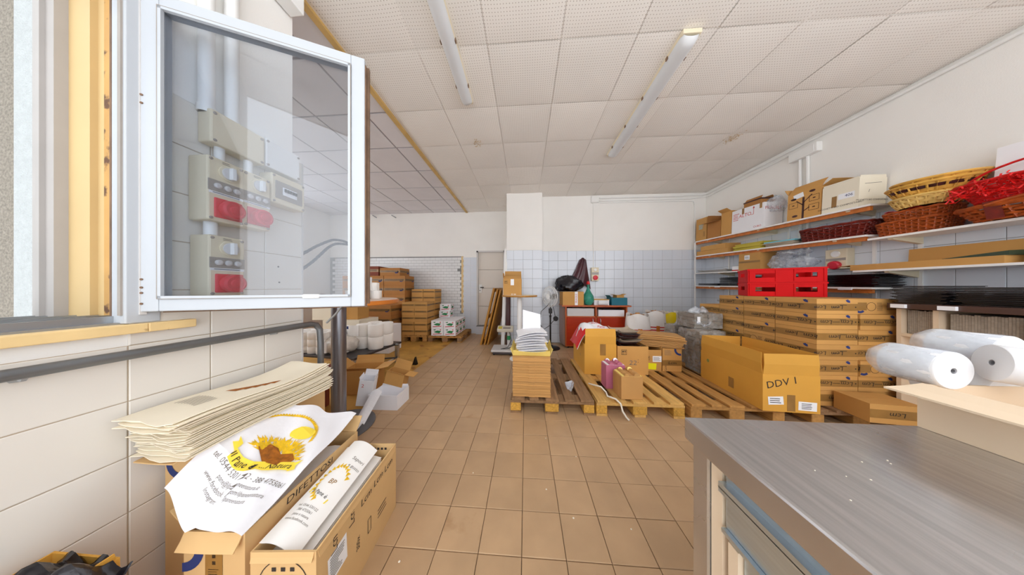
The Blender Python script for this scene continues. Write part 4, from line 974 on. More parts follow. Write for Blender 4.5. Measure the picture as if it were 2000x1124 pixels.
# ================================================================== PLASTIC-WRAPPED TRAY BUNDLES
def bundle(label, x0, x1, y0, y1, z0, z1, n, rz=0., ncol=2):
    r = thing('wrapped_bundle', label, 'bundle', ((x0+x1)/2, (y0+y1)/2, z0), rz, 'wrapped tray bundles')
    w_, d_, h_ = x1-x0, y1-y0, z1-z0
    for c in range(ncol):
        cw = w_/ncol
        for k in range(n):
            b = B().box(-w_/2+cw*c+.006, -w_/2+cw*(c+1)-.006, -d_/2+.006, d_/2-.006, h_*k/n+.001, h_*(k+1)/n-.004)
            obj('tray', b, 'trayg', r, (random.uniform(-.003, .003), random.uniform(-.003, .003), 0))
    def fnw(s, t):
        a = s*2*PI; c, q = math.cos(a), math.sin(a); m = max(abs(c), abs(q))
        return (c/m*(w_/2+.004)*(1+.012*math.sin(s*60+t*9)), q/m*(d_/2+.004)*(1+.012*math.sin(s*47+t*13)), .002+(h_+.008)*t)
    obj('film', B().surf(fnw, 48, 10), 'filmg', r)
    obj('film_top', B().surf(lambda s, t: (-w_/2+w_*s, -d_/2+d_*t, h_+.006+.004*math.sin(s*20+t*13)), 10, 10), 'filmg', r)
    for k in range(max(1, int(h_/.12))):
        zz = .08+.12*k
        obj('film_knot', B().surf(lambda s, t, zz=zz: (-w_/2*.9+w_*.55*s, -d_/2-.008-.012*math.sin(s*PI), zz+.02*(t-.5)*(1.3+math.sin(s*17))-.03*math.sin(s*PI)+.01*math.sin(s*9)), 12, 3, .002), 'film', r, smooth=True)
    return r
bundle('tall wrapped bundle of grey trays next to the big open carton', 2.17, 2.47, 2.79, 3.02, PT, .665, 12)
bundle('wrapped bundle of grey trays half hidden behind the tall bundle', 2.26, 2.53, 3.05, 3.29, PT, .64, 12)
bundle('smoky wrapped bundle lying on top with a paper tag', 2.27, 2.62, 3.0, 3.34, .668, .86, 4, .0)
bundle('low pale wrapped bundle beside the kraft bags', 2.31, 2.55, 3.44, 3.68, PT, .62, 10)
tg = bpy.data.objects['wrapped_bundle.002']; decal(tg, 'paper_tag', 'wlabel', lambda u, v: (u, -.182, v), -.13, .12, .04, .08)
for k, (x, y, z, sc) in enumerate(((2.38, 3.15, .89, .09), (2.43, 3.56, .635, .05), (2.52, 3.2, .885, .07))):
    b = B().surf(lambda s, t: (x+sc*math.cos(s*2*PI)*math.sin(t*PI*.5+.05)*(1+.25*math.sin(s*13+k)), y+sc*.8*math.sin(s*2*PI)*math.sin(t*PI*.5+.05)*(1+.2*math.sin(s*19)), z-.02+.07*math.cos(t*PI*.5)*(1+.3*math.sin(s*11))), 24, 6)
    tag(obj('plastic_wrapper', b, 'film', smooth=True), ('crumpled clear plastic lying on the smoky wrapped bundle', 'torn clear film over the low pale bundle', 'wad of clear film on the top bundle beside the carton block')[k], 'wrapper')

# ================================================================== SACKS
def sack(label, x, y, r0, hh, mt, band=True, top='cardi'):
    r = thing('paper_sack', label, 'sack', (x, y, 0))
    def fn(s, t):
        a = s*2*PI; rad = r0*(.90+.16*math.sin(t*PI*.85+.2))*(1+.04*math.sin(a*3+t*6)+.025*math.sin(a*7+t*11))
        return (rad*math.cos(a), rad*.75*math.sin(a), hh*t*(1+.035*math.sin(a*3+1)*t**5))
    def f2(s, t):
        p = fn(s, t); return (p[0]*1.012, p[1]*1.012, p[2])
    obj('body', B().surf(fn, 40, 22, .006), mt, r, smooth=True)
    obj('base', B().lathe([(r0*.88, 0.001), (r0*.88, .01)], 24), mt, r)
    if top:
        b = B(); q = random.Random(int(x*100))
        for k in range(22):
            a = q.uniform(0, 6.3); rr = q.uniform(0, r0*.72); c = Vector((rr*math.cos(a), rr*.7*math.sin(a), hh*(.93+.07*q.random())))
            T = Matrix.Translation(c) @ Euler((q.uniform(-.7, .7), q.uniform(-.7, .7), q.uniform(0, 6))).to_matrix().to_4x4()
            b.box(-.05, .05, -.035, .035, -.002, .002, T)
        tag(obj('scraps', b, top, r), kind='stuff')
    if band:
        for t0, t1 in ((.54, .57), (.61, .64)): obj('red_band', B().surf(lambda s, t: f2(s, t0+(t1-t0)*t), 40, 1), 'redink', r, smooth=True)
        obj('emblem', B().surf(lambda s, t: f2(.70+.05*s, .52+.14*t), 6, 3), 'tabletop', r)
    return r
sack('white paper sack with red bands beside the cherry cabinet, full of brown scraps', 2.08, 4.08, .205, .72, 'sackw')
sack('white paper sack with red bands between the other sack and the yellow bag', 2.49, 4.24, .18, .76, 'sackw')
sack('yellow plastic bag standing beside the white sacks', 2.87, 4.36, .155, .72, 'ybag', False, 'cream_card')

# ================================================================== CABINET AT THE BACK WALL
CX0, CX1, CY0, CY1, CH = .80, 2.005, 4.31, 4.70, .865
cab = thing('sideboard', 'cherry red sideboard with two open compartments above two doors', 'cabinet', ((CX0+CX1)/2, (CY0+CY1)/2, 0))
W2, D2 = (CX1-CX0)/2, (CY1-CY0)/2
obj('worktop', B().box(-W2-.07, W2+.06, -D2-.04, D2, CH-.028, CH), 'cherryf', cab, bevel=.004)
obj('side_panel', B().box(-W2, -W2+.022, -D2, D2, .04, CH-.028), 'cherryf', cab); obj('side_panel', B().box(W2-.022, W2, -D2, D2, .04, CH-.028), 'cherryf', cab)
obj('end_cover', B().surf(lambda s, t: (-W2-.004-.05*math.sin(s*PI*.5)**.6*(1 if t > .04 else .8), -D2+.02+2*(D2-.02)*s, .05+(CH-.08)*t), 10, 6, .01), 'cabside', cab, smooth=True)
obj('divider', B().box(-.012, .012, -D2, D2, .04, CH-.028), 'cherryf', cab)
obj('middle_shelf', B().box(-W2+.022, W2-.022, -D2, D2, .625, .645), 'cherryf', cab); obj('bottom_panel', B().box(-W2+.022, W2-.022, -D2, D2, .04, .06), 'cherryf', cab)
obj('back_panel', B().box(-W2+.022, W2-.022, D2-.01, D2, .06, CH-.028), 'cherry', cab)
for sx in (-1, 1):
    d = obj('door', B().box(-.283, .283, -.018, 0, .065, .622), 'cherry', cab, (sx*.298, -D2, 0), bevel=.002)
    obj('handle', B().tube([(-sx*.225, -.018, .48), (-sx*.225, -.04, .50), (-sx*.225, -.045, .54), (-sx*.225, -.04, .58), (-sx*.225, -.018, .60)], .007, 6), 'alum', d, smooth=True)
    obj('foot', B().lathe([(.02, 0), (.02, .04)], 10), 'steeld', cab, (sx*(W2-.06), -D2+.05, 0)); obj('foot', B().lathe([(.02, 0), (.02, .04)], 10), 'steeld', cab, (sx*(W2-.06), D2-.05, 0))
carton('white_case', 'pale grey case filling the open compartment under the brown carton', ((CX0+CX1)/2-.30, 4.49, .646), (.53, .32, .155), 0, 'alug')
carton('white_case', 'white tray box in the open compartment beneath the teal box', ((CX0+CX1)/2+.30, 4.49, .646), (.50, .32, .125), 0, 'white_card')
tag(obj('black_folder', B().box(1.55, 1.93, 4.36, 4.62, .7725, .785), 'black_pl'), 'flat black folder on the white tray box in the compartment', 'folder')
r = carton('carton', 'brown carton with a red printed strip on the sideboard, under the black bag', (.95, 4.47, CH), (.42, .30, .27), .05, 'card', {'left': (60, .0)})
decal(r, 'printed_strip', 'wlabel', face_fn('front', .42, .30, .27), .06, 0, .06, .27); lettering(r, 'FRAGILE', 'redink', face_fn('front', .42, .30, .27, .002), .05, .06, 0, PI/2)
def lump(name, label, c, sx, sy, sz, mt, cat, amp=.12, seed=1, nu=30, nv=18):
    def fn(s, t):
        a = s*2*PI; ph = (t-.5)*PI; k = 1+amp*math.sin(a*3+seed+ph*4)+amp*.6*math.sin(a*7+ph*9+seed*2)+amp*.35*math.sin(a*13-ph*15)
        return (c[0]+sx*k*math.cos(a)*math.cos(ph), c[1]+sy*k*math.sin(a)*math.cos(ph), max(c[2]-sz*.8, c[2]+sz*k*math.sin(ph)))
    return tag(obj(name, B().surf(fn, nu, nv), mt, smooth=True), label, cat)
lump('refuse_bag', 'glossy black refuse bag heaped on the brown carton on the sideboard', (.89, 4.46, CH+.27+.145), .28, .18, .17, 'blackbag', 'bag', .10, 2)
def hb(s, t):
    w_ = .10+.36*t-.10*max(0, t-.85); xx = 1.24-.24*t*.6+(s-.5)*w_*1.15+.05*t
    return (xx, YB-.03-.05*math.sin(s*PI)*(.3+t)-.012*math.sin(s*15+t*5), 1.82-.62*t-.03*math.sin(s*7)*t+.04*math.sin(s*PI))
hk = thing('hanging_bag', 'burgundy plastic bag hanging on the tiled back wall', 'bag', (0, 0, 0))
obj('bag', B().surf(hb, 16, 16, .012), 'burg', hk, smooth=True); obj('hook', B().tube([(1.24, YB-.006, 1.85), (1.24, YB-.05, 1.85), (1.24, YB-.05, 1.88)], .006, 6), 'alum', hk)
r = thing('glass_demijohn', 'green glass demijohn on the sideboard in front of the hanging bag', 'bottle', (1.275, 4.41, CH))
obj('bottle', B().lathe([(.055, 0), (.09, .03), (.115, .10), (.105, .18), (.05, .27), (.028, .33), (.028, .40), (.034, .405), (.034, .42), (.022, .42), (.022, .33), (.1, .17), (.105, .1), (.05, .01)], 28), 'green_gl', r, smooth=True)
obj('stopper', B().lathe([(.02, .40), (.035, .43), (.03, .47), (.0, .49)], 12), 'redcloth', r, smooth=True)
r = carton('wooden_tray', 'shallow white tray with brown rim behind the demijohn on the sideboard', (1.54, 4.51, CH), (.29, .26, .10), -.05, 'white_card', {'back': (10, .03)}); obj('rim', B().box(-.15, .15, -.135, .135, .10, .115), 'wood', r)
tag(obj('tissue_roll', B().lathe([(.015, 0), (.045, 0), (.05, .01), (.05, .17), (.045, .18), (.015, .18)], 20, Matrix.Rotation(PI/2, 4, 'Y'), True), 'roll', None, (1.45, 4.335, CH+.0505), (0, 0, -.15), smooth=True), 'white paper roll lying at the front edge of the sideboard', 'paper roll')
r = carton('teal_box', 'teal blue cardboard box on the right end of the sideboard', (1.87, 4.48, CH), (.31, .24, .15), .04, 'teal', {'left': (40, .06), 'front': (20, .0)})
carton('small_carton', 'small brown carton standing inside the teal box', (1.90, 4.47, CH+.01), (.15, .14, .19), .15, 'card', {'left': (80, .07), 'right': (70, .06)})
# fan
FX, FY = .50, 4.30
r = thing('pedestal_fan', 'black pedestal fan with round wire grille beside the sideboard', 'fan', (FX, FY, 0))
obj('base', B().lathe([(.19, 0), (.19, .012), (.15, .03), (.05, .045), (.03, .07)], 32), 'black_pl', r, smooth=True)
obj('pole', B().lathe([(.017, .05), (.017, .62), (.022, .625), (.022, .66), (.012, .665), (.012, .95)], 12), 'black_pl', r, smooth=True)
hd = obj('motor', B().lathe([(.0, -.02), (.06, -.02), (.065, .03), (.05, .10), (.02, .13), (0, .13)], 18), 'black_pl', r, (0.03, 0, 1.04), (PI/2, 0, -.95+PI), True)
gr = B()
for zz, rr in ((-.03, .20), (-.055, .205), (-.085, .19), (-.105, .12), (-.108, .05)): gr.tube([(rr*math.cos(a), rr*math.sin(a), zz) for a in [2*PI*k/40 for k in range(40)]], .004, 4, closed=True)
for k in range(44):
    a = 2*PI*k/44; gr.tube([(q*math.cos(a+tw), q*math.sin(a+tw), z) for q, z, tw in ((.04, -.108, 0), (.12, -.105, .1), (.19, -.085, .15), (.205, -.055, .16), (.2, -.03, .16), (.12, -.012, .1), (.05, -.012, 0))], .0022, 4, cap=False)
tag(obj('grille', gr, 'white_pl', hd), kind='stuff')
obj('grille_badge', B().lathe([(0, -.112), (.045, -.112), (.045, -.104)], 20), 'white_pl', hd)
for k in range(3):
    obj('blade', B().surf(lambda s, t: ((.03+.145*s)*math.cos((t-.5)*1.5*(.4+.6*s)), (.03+.145*s)*math.sin((t-.5)*1.5*(.4+.6*s)), -.055+.04*(t-.5)), 6, 6, .002), 'film', hd, (0, 0, 0), (0, 0, k*2*PI/3), True)
obj('control_box', B().box(-.035, .035, -.03, .03, .70, .80), 'black_pl', r, bevel=.01); obj('knob', B().lathe([(.05, 0), (.05, .03), (.04, .035)], 16), 'black_pl', r, (.10, -.02, .60), (PI/2, 0, 0))
obj('power_cord', B().tube([(.02, -.02, .98), (-.06, -.04, .86), (-.19, -.05, .74), (-.22, -.05, .5), (-.14, -.04, .38), (-.02, -.03, .46), (.06, -.03, .56), (.10, -.02, .61), (.06, -.01, .80), (.02, -.01, .95)], .006, 6), 'black_pl', r, smooth=True)
# ================================================================== SECOND TABLE, SCALE, BOARDS, PLANK
r = thing('bar_table', 'round bar table with thin wooden top on a white post, carrying a carton', 'table', (-.10, 3.62, 0))
obj('base', B().lathe([(.17, 0), (.17, .01), (.14, .02), (.04, .03)], 32), 'white_pl', r, smooth=True)
obj('post', B().lathe([(.04, .03), (.04, 1.05), (.08, 1.06), (.08, 1.065)], 20), 'white_pl', r, smooth=True)
obj('tabletop', B().lathe([(0, 1.065), (.295, 1.065), (.30, 1.07), (.30, 1.085), (.295, 1.09)], 44), 'ply', r)
obj('laminate', B().lathe([(.29, 1.0902), (.29, 1.092)], 44), 'cream_card', r)
r = carton('carton', 'brown carton with a strip of clear tape on the wooden bar table', (-.215, 3.58, 1.092), (.30, .22, .27), .0, 'card', {'front': (-55, .10), 'back': (0, .14), 'left': (5, .10)})
fn = face_fn('front', .30, .22, .27); shapes(r, 'glass_fork_symbol', 'ink', fn, glass_fork(-.105, .08, .045)); decal(r, 'clear_tape', 'wlabel', fn, .0, .08, .055, .10); lettering(r, '25 50', 'wlabel', fn, .035, .02, -.12)
r = thing('platform_scale', 'grey platform scale with a beige display head on a short pole', 'scale', (-.42, 3.93, 0))
obj('platform', B().box(-.20, .20, -.17, .2, .06, .10), 'alug', r, bevel=.01); obj('frame', B().box(-.17, .17, -.14, .17, .02, .06), 'steeld', r)
for sx in (-1, 1):
    for sy in (-1, 1): obj('foot', B().lathe([(.02, 0), (.02, .02)], 10), 'black_pl', r, (sx*.15, sy*.12, 0))
obj('pole', B().lathe([(.03, .10), (.03, .40)], 14), 'alug', r, (.10, .12, 0), smooth=True); obj('pole_sleeve', B().lathe([(.034, .22), (.034, .30)], 14), 'green_print', r, (.10, .12, 0), smooth=True)
hd = obj('display_head', B().box(-.17, .13, -.08, .08, 0, .055), 'scaleb', r, (.06, .08, .41), (.35, 0, .0), bevel=.012)
obj('screen', B().box(-.06, .08, -.05, .02, .055, .057), 'grey_pl', hd); obj('keypad', B().box(-.15, -.08, -.05, .04, .055, .057), 'olive', hd)
obj('cable', B().tube([(.12, .05, .40), (.16, -.05, .25), (.10, -.12, .14), (-.02, -.14, .115), (.1, -.10, .115), (.17, -.02, .115)], .006, 6), 'black_pl', r, smooth=True)
tag(obj('plank', B().box(-.035, .035, -.012, .012, 0, 2.05), 'white_pl', None, (-.475, 4.40, .0), (-.06, .03, 0)), 'narrow white plank leaning upright against the pilaster corner', 'plank')
tag(obj('dark_tube', B().lathe([(.045, 0), (.05, .02), (.05, 1.06), (.045, 1.07)], 16), 'brown_choc', None, (-.36, 4.40, 0), smooth=True), 'dark maroon tube standing upright behind the bar table post', 'tube')
# leaning wooden boards
for k, (x, lean) in enumerate(((-.95, .235), (-.87, .235), (-.805, .235))):
    r = thing('wooden_board', ('open wooden frame leaning in front of the other boards by the door', 'middle varnished board leaning near the door', 'varnished board leaning innermost towards the pilaster')[k], 'board', (x, 4.45, .0), 0, 'leaning wooden boards', (0, lean, -.10))
    L_, H_ = .85, 1.24-.02*k
    if k == 0:
        for a, b_, c, d in ((0, .09, 0, H_), (L_-.09, L_, 0, H_), (.09, L_-.09, 0, .1), (.09, L_-.09, H_-.08, H_), (.09, L_-.09, .58, .66)): obj('rail', B().box(-.02, .02, a, b_, c, d), 'ply', r, bevel=.003)
    else: obj('sheet', B().box(-.016, .016, 0, L_, 0, H_), 'ply', r, bevel=.003)

# ================================================================== ANNEX: cartons, rolls
def acarton(label, x, y, z, s, group, mt='cardd', arc=True, rz=0.):
    r = carton('carton', label, (x, y, z), s, rz, mt, group=group); w_, d_, h_ = s
    for face, L_ in (('front', w_), ('right', d_)): 
        fn = face_fn(face, *s); decal(r, 'tape', 'tape', fn, 0, .01, L_, h_*.28)
        shapes(r, 'print', 'ink', face_fn(face, *s, .0025), text_lines(0, .012, L_*.9, h_*.2, 2, .4, .1))
        if arc: shapes(r, 'blue_arc', 'blue', fn, arc_polys(L_*.32, h_*.15, .04, .07, -PI*.7, -PI*.1, 5))
    return r
pallet('brown pallet under the tall cardboard stack by the subway tiles', -3.75, 4.36, 'woodb', 'woodb', .85, 1.1)
pallet('brown pallet under the low stack of thin cartons', -2.83, 4.62, 'woodb', 'woodb', .62, .85)
pallet('grey-brown pallet under the white cartons with green print', -2.17, 4.60, 'woodb', 'woodg', .76, .85)
S1 = (.52, .43, .225)
for ix in range(3):
    for iz in range(6):
        acarton('big taped carton, %s layer of the tall rear stack, %s' % (ORD[iz], ('column nearest the thin cartons', 'middle column', 'column farthest from the thin cartons')[ix]), -3.165-.53*ix, 5.15, PT+.227*iz, S1, 'tall carton stack', rz=random.uniform(-.03, .03))
    for iz in range(3):
        acarton('big taped carton, %s layer of the low front row, %s' % (ORD[iz], ('column nearest the thin cartons', 'middle column', 'column farthest from the thin cartons')[ix]), -3.20-.53*ix, 4.68, PT+.227*iz, S1, 'tall carton stack', rz=random.uniform(-.03, .03))
acarton('single brown carton topping the tall rear stack', -3.28, 5.15, PT+.227*6, (.5, .42, .19), 'tall carton stack')
acarton('plain dark carton beside the topmost one on the tall stack', -3.82, 5.15, PT+.227*6, (.5, .42, .23), 'tall carton stack', 'cardr', False)
S2 = (.29, .40, .146)
for iz in range(5):
    for ix in range(2): acarton('thin taped carton, %s layer of the front pile, %s' % (ORD[iz], ('beside the tall stack', 'beside the white cartons')[ix]), -2.66+.295*ix, 4.85, PT+.148*iz, S2, 'thin cartons by the subway tiles', 'card', False, random.uniform(-.04, .04))
for iz in range(7):
    for ix in range(2): acarton('thin taped carton, %s layer of the rear pile, %s' % (ORD[iz], ('beside the tall stack', 'beside the white cartons')[ix]), -2.66+.295*ix, 5.27, PT+.148*iz, S2, 'thin cartons by the subway tiles', 'card', False, random.uniform(-.03, .03))
S3 = (.27, .24, .165)
def wcarton(lab, x, y, z):
    r = carton('white_carton', lab, (x, y, z), S3, random.uniform(-.03, .03), 'white_card', group='white cartons with green print')
    for face in ('front', 'right'):
        fn = face_fn(face, *S3); shapes(r, 'green_print', 'green_print', fn, [[(-.08, .0), (.0, .03), (.09, .02), (.05, -.03), (-.03, -.02)], [(-.1, .05), (-.03, .06), (-.05, .03)]])
        shapes(r, 'red_print', 'redink', fn, [[(-.1, -.06), (.1, -.045), (.1, -.03), (-.1, -.045)], [(.05, .05), (.09, .06), (.08, .03)]])
for ix in range(2):
    for iy in range(3):
        for iz in range(2): wcarton('white carton with green print, %s layer, %s row from the pallet front, %s' % (('lower', 'upper')[iz], ('first', 'second', 'third')[iy], ('thin carton side', 'door side')[ix]), -1.97+.285*ix, 4.74+.255*iy, PT+.167*iz)
for iz in range(2): wcarton(('lower white carton with green print in the tower behind', 'top white carton with green print crowning the tower behind')[iz], -2.0+.02*iz, 5.25, PT+.334+.167*iz)
# low steel frame with rolls
r = thing('low_trolley', 'low steel trolley with dark platform holding packs of white rolls', 'trolley', (-2.62, 3.02, 0), -.12)
obj('platform', B().box(-.62, .52, -.42, .44, .295, .325), 'steeld', r, bevel=.004)
for sx in (-.58, .47):
    for sy in (-.38, .40): obj('leg', B().box(sx-.025, sx+.025, sy-.025, sy+.025, 0, .295), 'steel', r)
obj('lower_rail', B().box(-.58, .47, -.395, -.365, .03, .07), 'steel', r); obj('lower_rail', B().box(.455, .485, -.38, .40, .03, .07), 'steel', r)
obj('brace', B().tube([(.47, .38, .07), (.47, -.36, .28)], .012, 6), 'steeld', r); obj('handle_end', B().lathe([(.018, 0), (.018, .05)], 10), 'alum', r, (.53, .30, .31), (0, PI/2, 0))
tag(obj('door_wedge', B().prism([(0, 0), (.07, 0), (.04, .12)], .05, Matrix.Rotation(PI/2, 4, 'X')), 'black_pl', None, (-1.78, 3.28, 0)), 'small black wedge standing on the yellowed floor', 'wedge')
def rollmesh(rad, hh): 
    m = B().lathe([(rad*.28, 0), (rad*.94, 0), (rad, hh*.05), (rad, hh*.95), (rad*.94, hh), (rad*.28, hh)], 20, closed=True).mesh('roll', True); m.materials.append(M['tissue']); return m
RZ = Matrix.Rotation(-.12, 3, 'Z')
def on_trolley(x, y): v = RZ @ Vector((x, y, 0)); return (-2.62+v.x, 3.02+v.y)
m1, m2 = rollmesh(.072, .094), rollmesh(.098, .175)
for iz in range(3):
    for ix in range(4):
        for iy in range(2):
            x, y = on_trolley(-.53+.147*ix, -.32+.147*iy)
            tag(obj('tissue_roll', m1, None, None, (x, y, .326+.095*iz)), 'white tissue roll in the %s layer of the three-layer pack' % ('bottom', 'middle', 'top')[iz], 'tissue roll', 'three-layer pack of tissue rolls')
for iz in range(2):
    for ix in range(2):
        for iy in range(2):
            x, y = on_trolley(.22+.2*ix, .02+.2*iy)
            tag(obj('paper_roll', m2, None, None, (x, y, .326+.176*iz)), 'fat white wiping roll in the %s layer of the double-height pack' % ('lower', 'upper')[iz], 'paper roll', 'double-height pack of wiping rolls')
x, y = on_trolley(.12, .12)
r = thing('printed_wrapper', 'white printed wrapper leaf around the fat rolls on the trolley', 'wrapper', (x, y, .326), -.12)
obj('sheet', B().surf(lambda s, t: (-.17+.28*s, -.21+.01*math.sin(s*9), .19+.155*t), 8, 3, .003), 'paperw', r); decal(r, 'blue_print', 'blue', lambda u, v: (u, -.216, v), -.05, .31, .06, .04)
shapes(r, 'bird_print', 'blue', lambda u, v: (u, -.217, v), [[(-.13, .25), (-.07, .22), (-.08, .26), (-.12, .28)]])
x, y = on_trolley(.08, -.22)
o = lump('roll_bag', 'cloudy plastic bag of tissue rolls with a white label, at the front of the trolley', (x, y, .326+.105), .235, .17, .125, 'filmb', 'bag', .05, 4)
for k in range(5):
    xx, yy = on_trolley(-.03+.10*(k % 3), -.26+.13*(k//3)); tag(obj('tissue_roll', m1, None, None, (xx, yy, .335), (0, 0, 0)), 'white tissue roll inside the cloudy plastic bag', 'tissue roll', 'rolls in the cloudy bag')
lb = B().surf(lambda s, t: (x-.16+.13*s, y-.178-.01*math.sin(s*3), .36+.14*t), 4, 2, .002); lo = obj('label', lb, 'wlabel', o)
shapes(o, 'handwriting', 'ink', lambda u, v: (x+.06+u, y-.172+abs(u)*.3, .42+v), [ln(0, .05, .03, .02, .006), ln(.03, .02, .0, 0, .006), ln(.02, -.02, .04, -.05, .006)])
shapes(o, 'label_print', 'blue', lambda u, v: (x-.095+u, y-.194, .43+v), text_lines(0, .0, .09, .1, 5, .3))
# pale cartons and cupboard behind the trolley
for k, (x, y, w_, d_, h_, mt, lab) in enumerate(((-3.35, 3.90, .7, .5, .62, 'cream_card', 'large pale carton standing behind the trolley'), (-2.74, 3.95, .45, .4, .50, 'white_card', 'white carton next to the large pale carton behind the trolley'), (-3.68, 3.90, .5, .45, .25, 'cream_card', 'pale carton lying on the large pale carton'))):
    carton('pale_carton', lab, (x, y, .622 if k == 2 else 0), (w_, d_, h_), .03*k, mt)
carton('brown_carton', 'brown carton on the pale carton pile behind the bar table', (-3.25, 3.92, .622), (.22, .3, .55), .05, 'card')

# ================================================================== WALL SHELVES ON THE RIGHT
TL1, TL2, TL4 = .042, .046, .018
def zs1(y): return 2.075+TL1*(y-2.39)
def zs2(y): return 1.765+TL2*(y-2.39)
def zs3(y): return 1.47+.03*(y-2.9)
def zs4(y): return 1.222+TL4*(y-2.39)
def shelf(label, x0, y0, y1, zf, tilt, batten=True, brk=()):
    yc = (y0+y1)/2; L_ = y1-y0
    r = thing('wall_shelf', label, 'shelf', (0, yc, zf(yc)), 0, 'shelves on the right wall', (tilt, 0, 0))
    obj('board', B().box(x0, XR-.012, -L_/2, L_/2, -.02, 0), 'shelfw', r, bevel=.002)
    if batten: obj('batten', B().box(x0+.03, x0+.055, -L_/2+.02, L_/2-.0, -.062, -.0205), 'orange_wood', r)
    for y in brk:
        b = B().prism([(x0+.02, -.021), (XR-.012, -.021), (XR-.012, -.085), (XR-.06, -.075), (x0+.03, -.035)], .03, Matrix.Translation((0, y-yc+.015, 0)) @ Matrix.Rotation(PI/2, 4, 'X'))
        obj('bracket', b, 'beige_pl', r)
    return r
shelf('uppermost white wall shelf with an orange batten, carrying the large boxes', 3.50, 2.38, 4.64, zs1, TL1, True, (2.55, 3.45, 4.35))
shelf('second white wall shelf with an orange batten, carrying folders and the dark red basket', 3.50, 2.41, 4.64, zs2, TL2, True, (2.65, 3.45, 4.3))
shelf('thin white wall shelf carrying clear plastic bags behind the red crates', 3.50, 2.95, 4.64, zs3, .03, False, (3.2, 4.1))
shelf('lowest white wall shelf with an orange batten, stacked with black trays', 3.50, 2.37, 4.64, zs4, TL4, True, (2.6, 3.45, 4.3))
shelf('white wall shelf carrying the wicker baskets', 3.50, .9, 2.402, lambda y: 1.72, 0, False, (1.4, 2.28))
shelf('white wall shelf carrying the long flat cartons', 3.50, .9, 2.5, lambda y: 1.40, 0, False, (1.4, 2.3))
for y in (4.62, 4.2, 3.3, 2.55, 2.28, 1.4):
    tag(obj('shelf_upright', B().box(XR-.018, XR-.004, y-.012, y+.012, 1.05, 2.13) if y < 4.6 else B().box(3.50, 3.515, y-.01, y+.02, .45, 2.17), 'white_pl'), 'slotted white upright rail carrying the wall shelves' if y < 4.6 else 'white front post of the shelves standing in the room corner', 'rail', 'shelf uprights')
for k, y in enumerate((4.10, 2.55)): tag(obj('shelf_ticket', B().box(3.489, 3.499, y-.05, y+.05, zs4(y)-.03, zs4(y)-.004), 'wlabel'), ('small white ticket on the lowest shelf near the corner post', 'small white ticket on the lowest shelf next to the red crates')[k], 'ticket')
def sbox(name, label, y0, y1, h, zf, tilt, mt, flaps=None, x0=3.52, x1=3.78, inner='cardi', dz=0., rz=0.):
    yc = (y0+y1)/2
    return carton(name, label, ((x0+x1)/2, yc, zf(yc)+.0005+dz), (x1-x0, y1-y0, h), 0, mt, flaps, inner, rot=(tilt, 0, rz))
# top shelf
r = sbox('carton', 'closed brown carton at the corner end of the uppermost shelf', 4.37, 4.62, .44, zs1, TL1, 'card'); shapes(r, 'print', 'bluef', face_fn('left', .26, .25, .44), text_lines(0, .05, .12, .1, 4, .4)); shapes(r, 'icons', 'ink', face_fn('left', .26, .25, .44), [ln(.06, -.15, .06, -.05, .006), ln(.08, -.15, .08, -.05, .006)])
sbox('open_carton', 'brown carton gaping open beside the corner carton on the uppermost shelf', 4.07, 4.35, .30, zs1, TL1, 'cardd', {'left': (100, .13), 'right': (-10, .13), 'back': (5, .15)})
sbox('carton', 'narrow tall brown carton with one lifted flap on the uppermost shelf', 3.87, 4.06, .40, zs1, TL1, 'card', {'left': (60, .09), 'back': (30, .08)})
r = sbox('white_carton', 'white carton printed in red, brown carton inside it, on the uppermost shelf', 3.375, 3.86, .37, zs1, TL1, 'white_card', {'right': (10, .03)})
fn = face_fn('left', .26, .485, .37); lettering(r, 'ALTO', 'redink', fn, .075, -.03, .07, 0, .1); shapes(r, 'arrow', 'redink', fn, [ln(.06, .05, .10, .05, .006), ln(.10, .05, .10, .15, .006), [(.085, .14), (.115, .14), (.10, .175)]])
shapes(r, 'small_print', 'redink', fn, text_lines(-.17, .07, .10, .12, 5, .35)); lettering(r, 'CUBO', 'redink', fn, .04, .16, -.15)
lettering(r, 'FRAGILE', 'redink', face_fn('front', .26, .485, .37), .062, 0, .1); decal(r, 'tape', 'tape', fn, -.06, .14, .035, .09); decal(r, 'tape', 'tape', fn, .2, .15, .035, .08)
r = sbox('carton', 'brown carton with a dark rim sticking out of the white printed carton', 3.45, 3.70, .44, zs1, TL1, 'cardd', {'left': (-30, .06), 'right': (-25, .06)}, 3.55, 3.75, dz=.012)
obj('dark_rim', B().box(-.105, .105, -.13, .13, .43, .45), 'brown_choc', r)
lump('plastic_wrapper', 'clear plastic bulging behind the white printed carton', (3.66, 3.34, zs1(3.34)+.32), .10, .09, .12, 'film', 'wrapper', .1, 5)
bpy.data.objects['plastic_wrapper.003'].location = (0, 0, 0)
r = sbox('carton', 'brown carton printed with a dark tree and faces, roof flaps raised', 2.765, 3.09, .34, zs1, TL1, 'card', {'left': (-35, .13), 'right': (20, .13), 'front': (60, .10), 'back': (30, .1)})
fn = face_fn('left', .26, .325, .34)
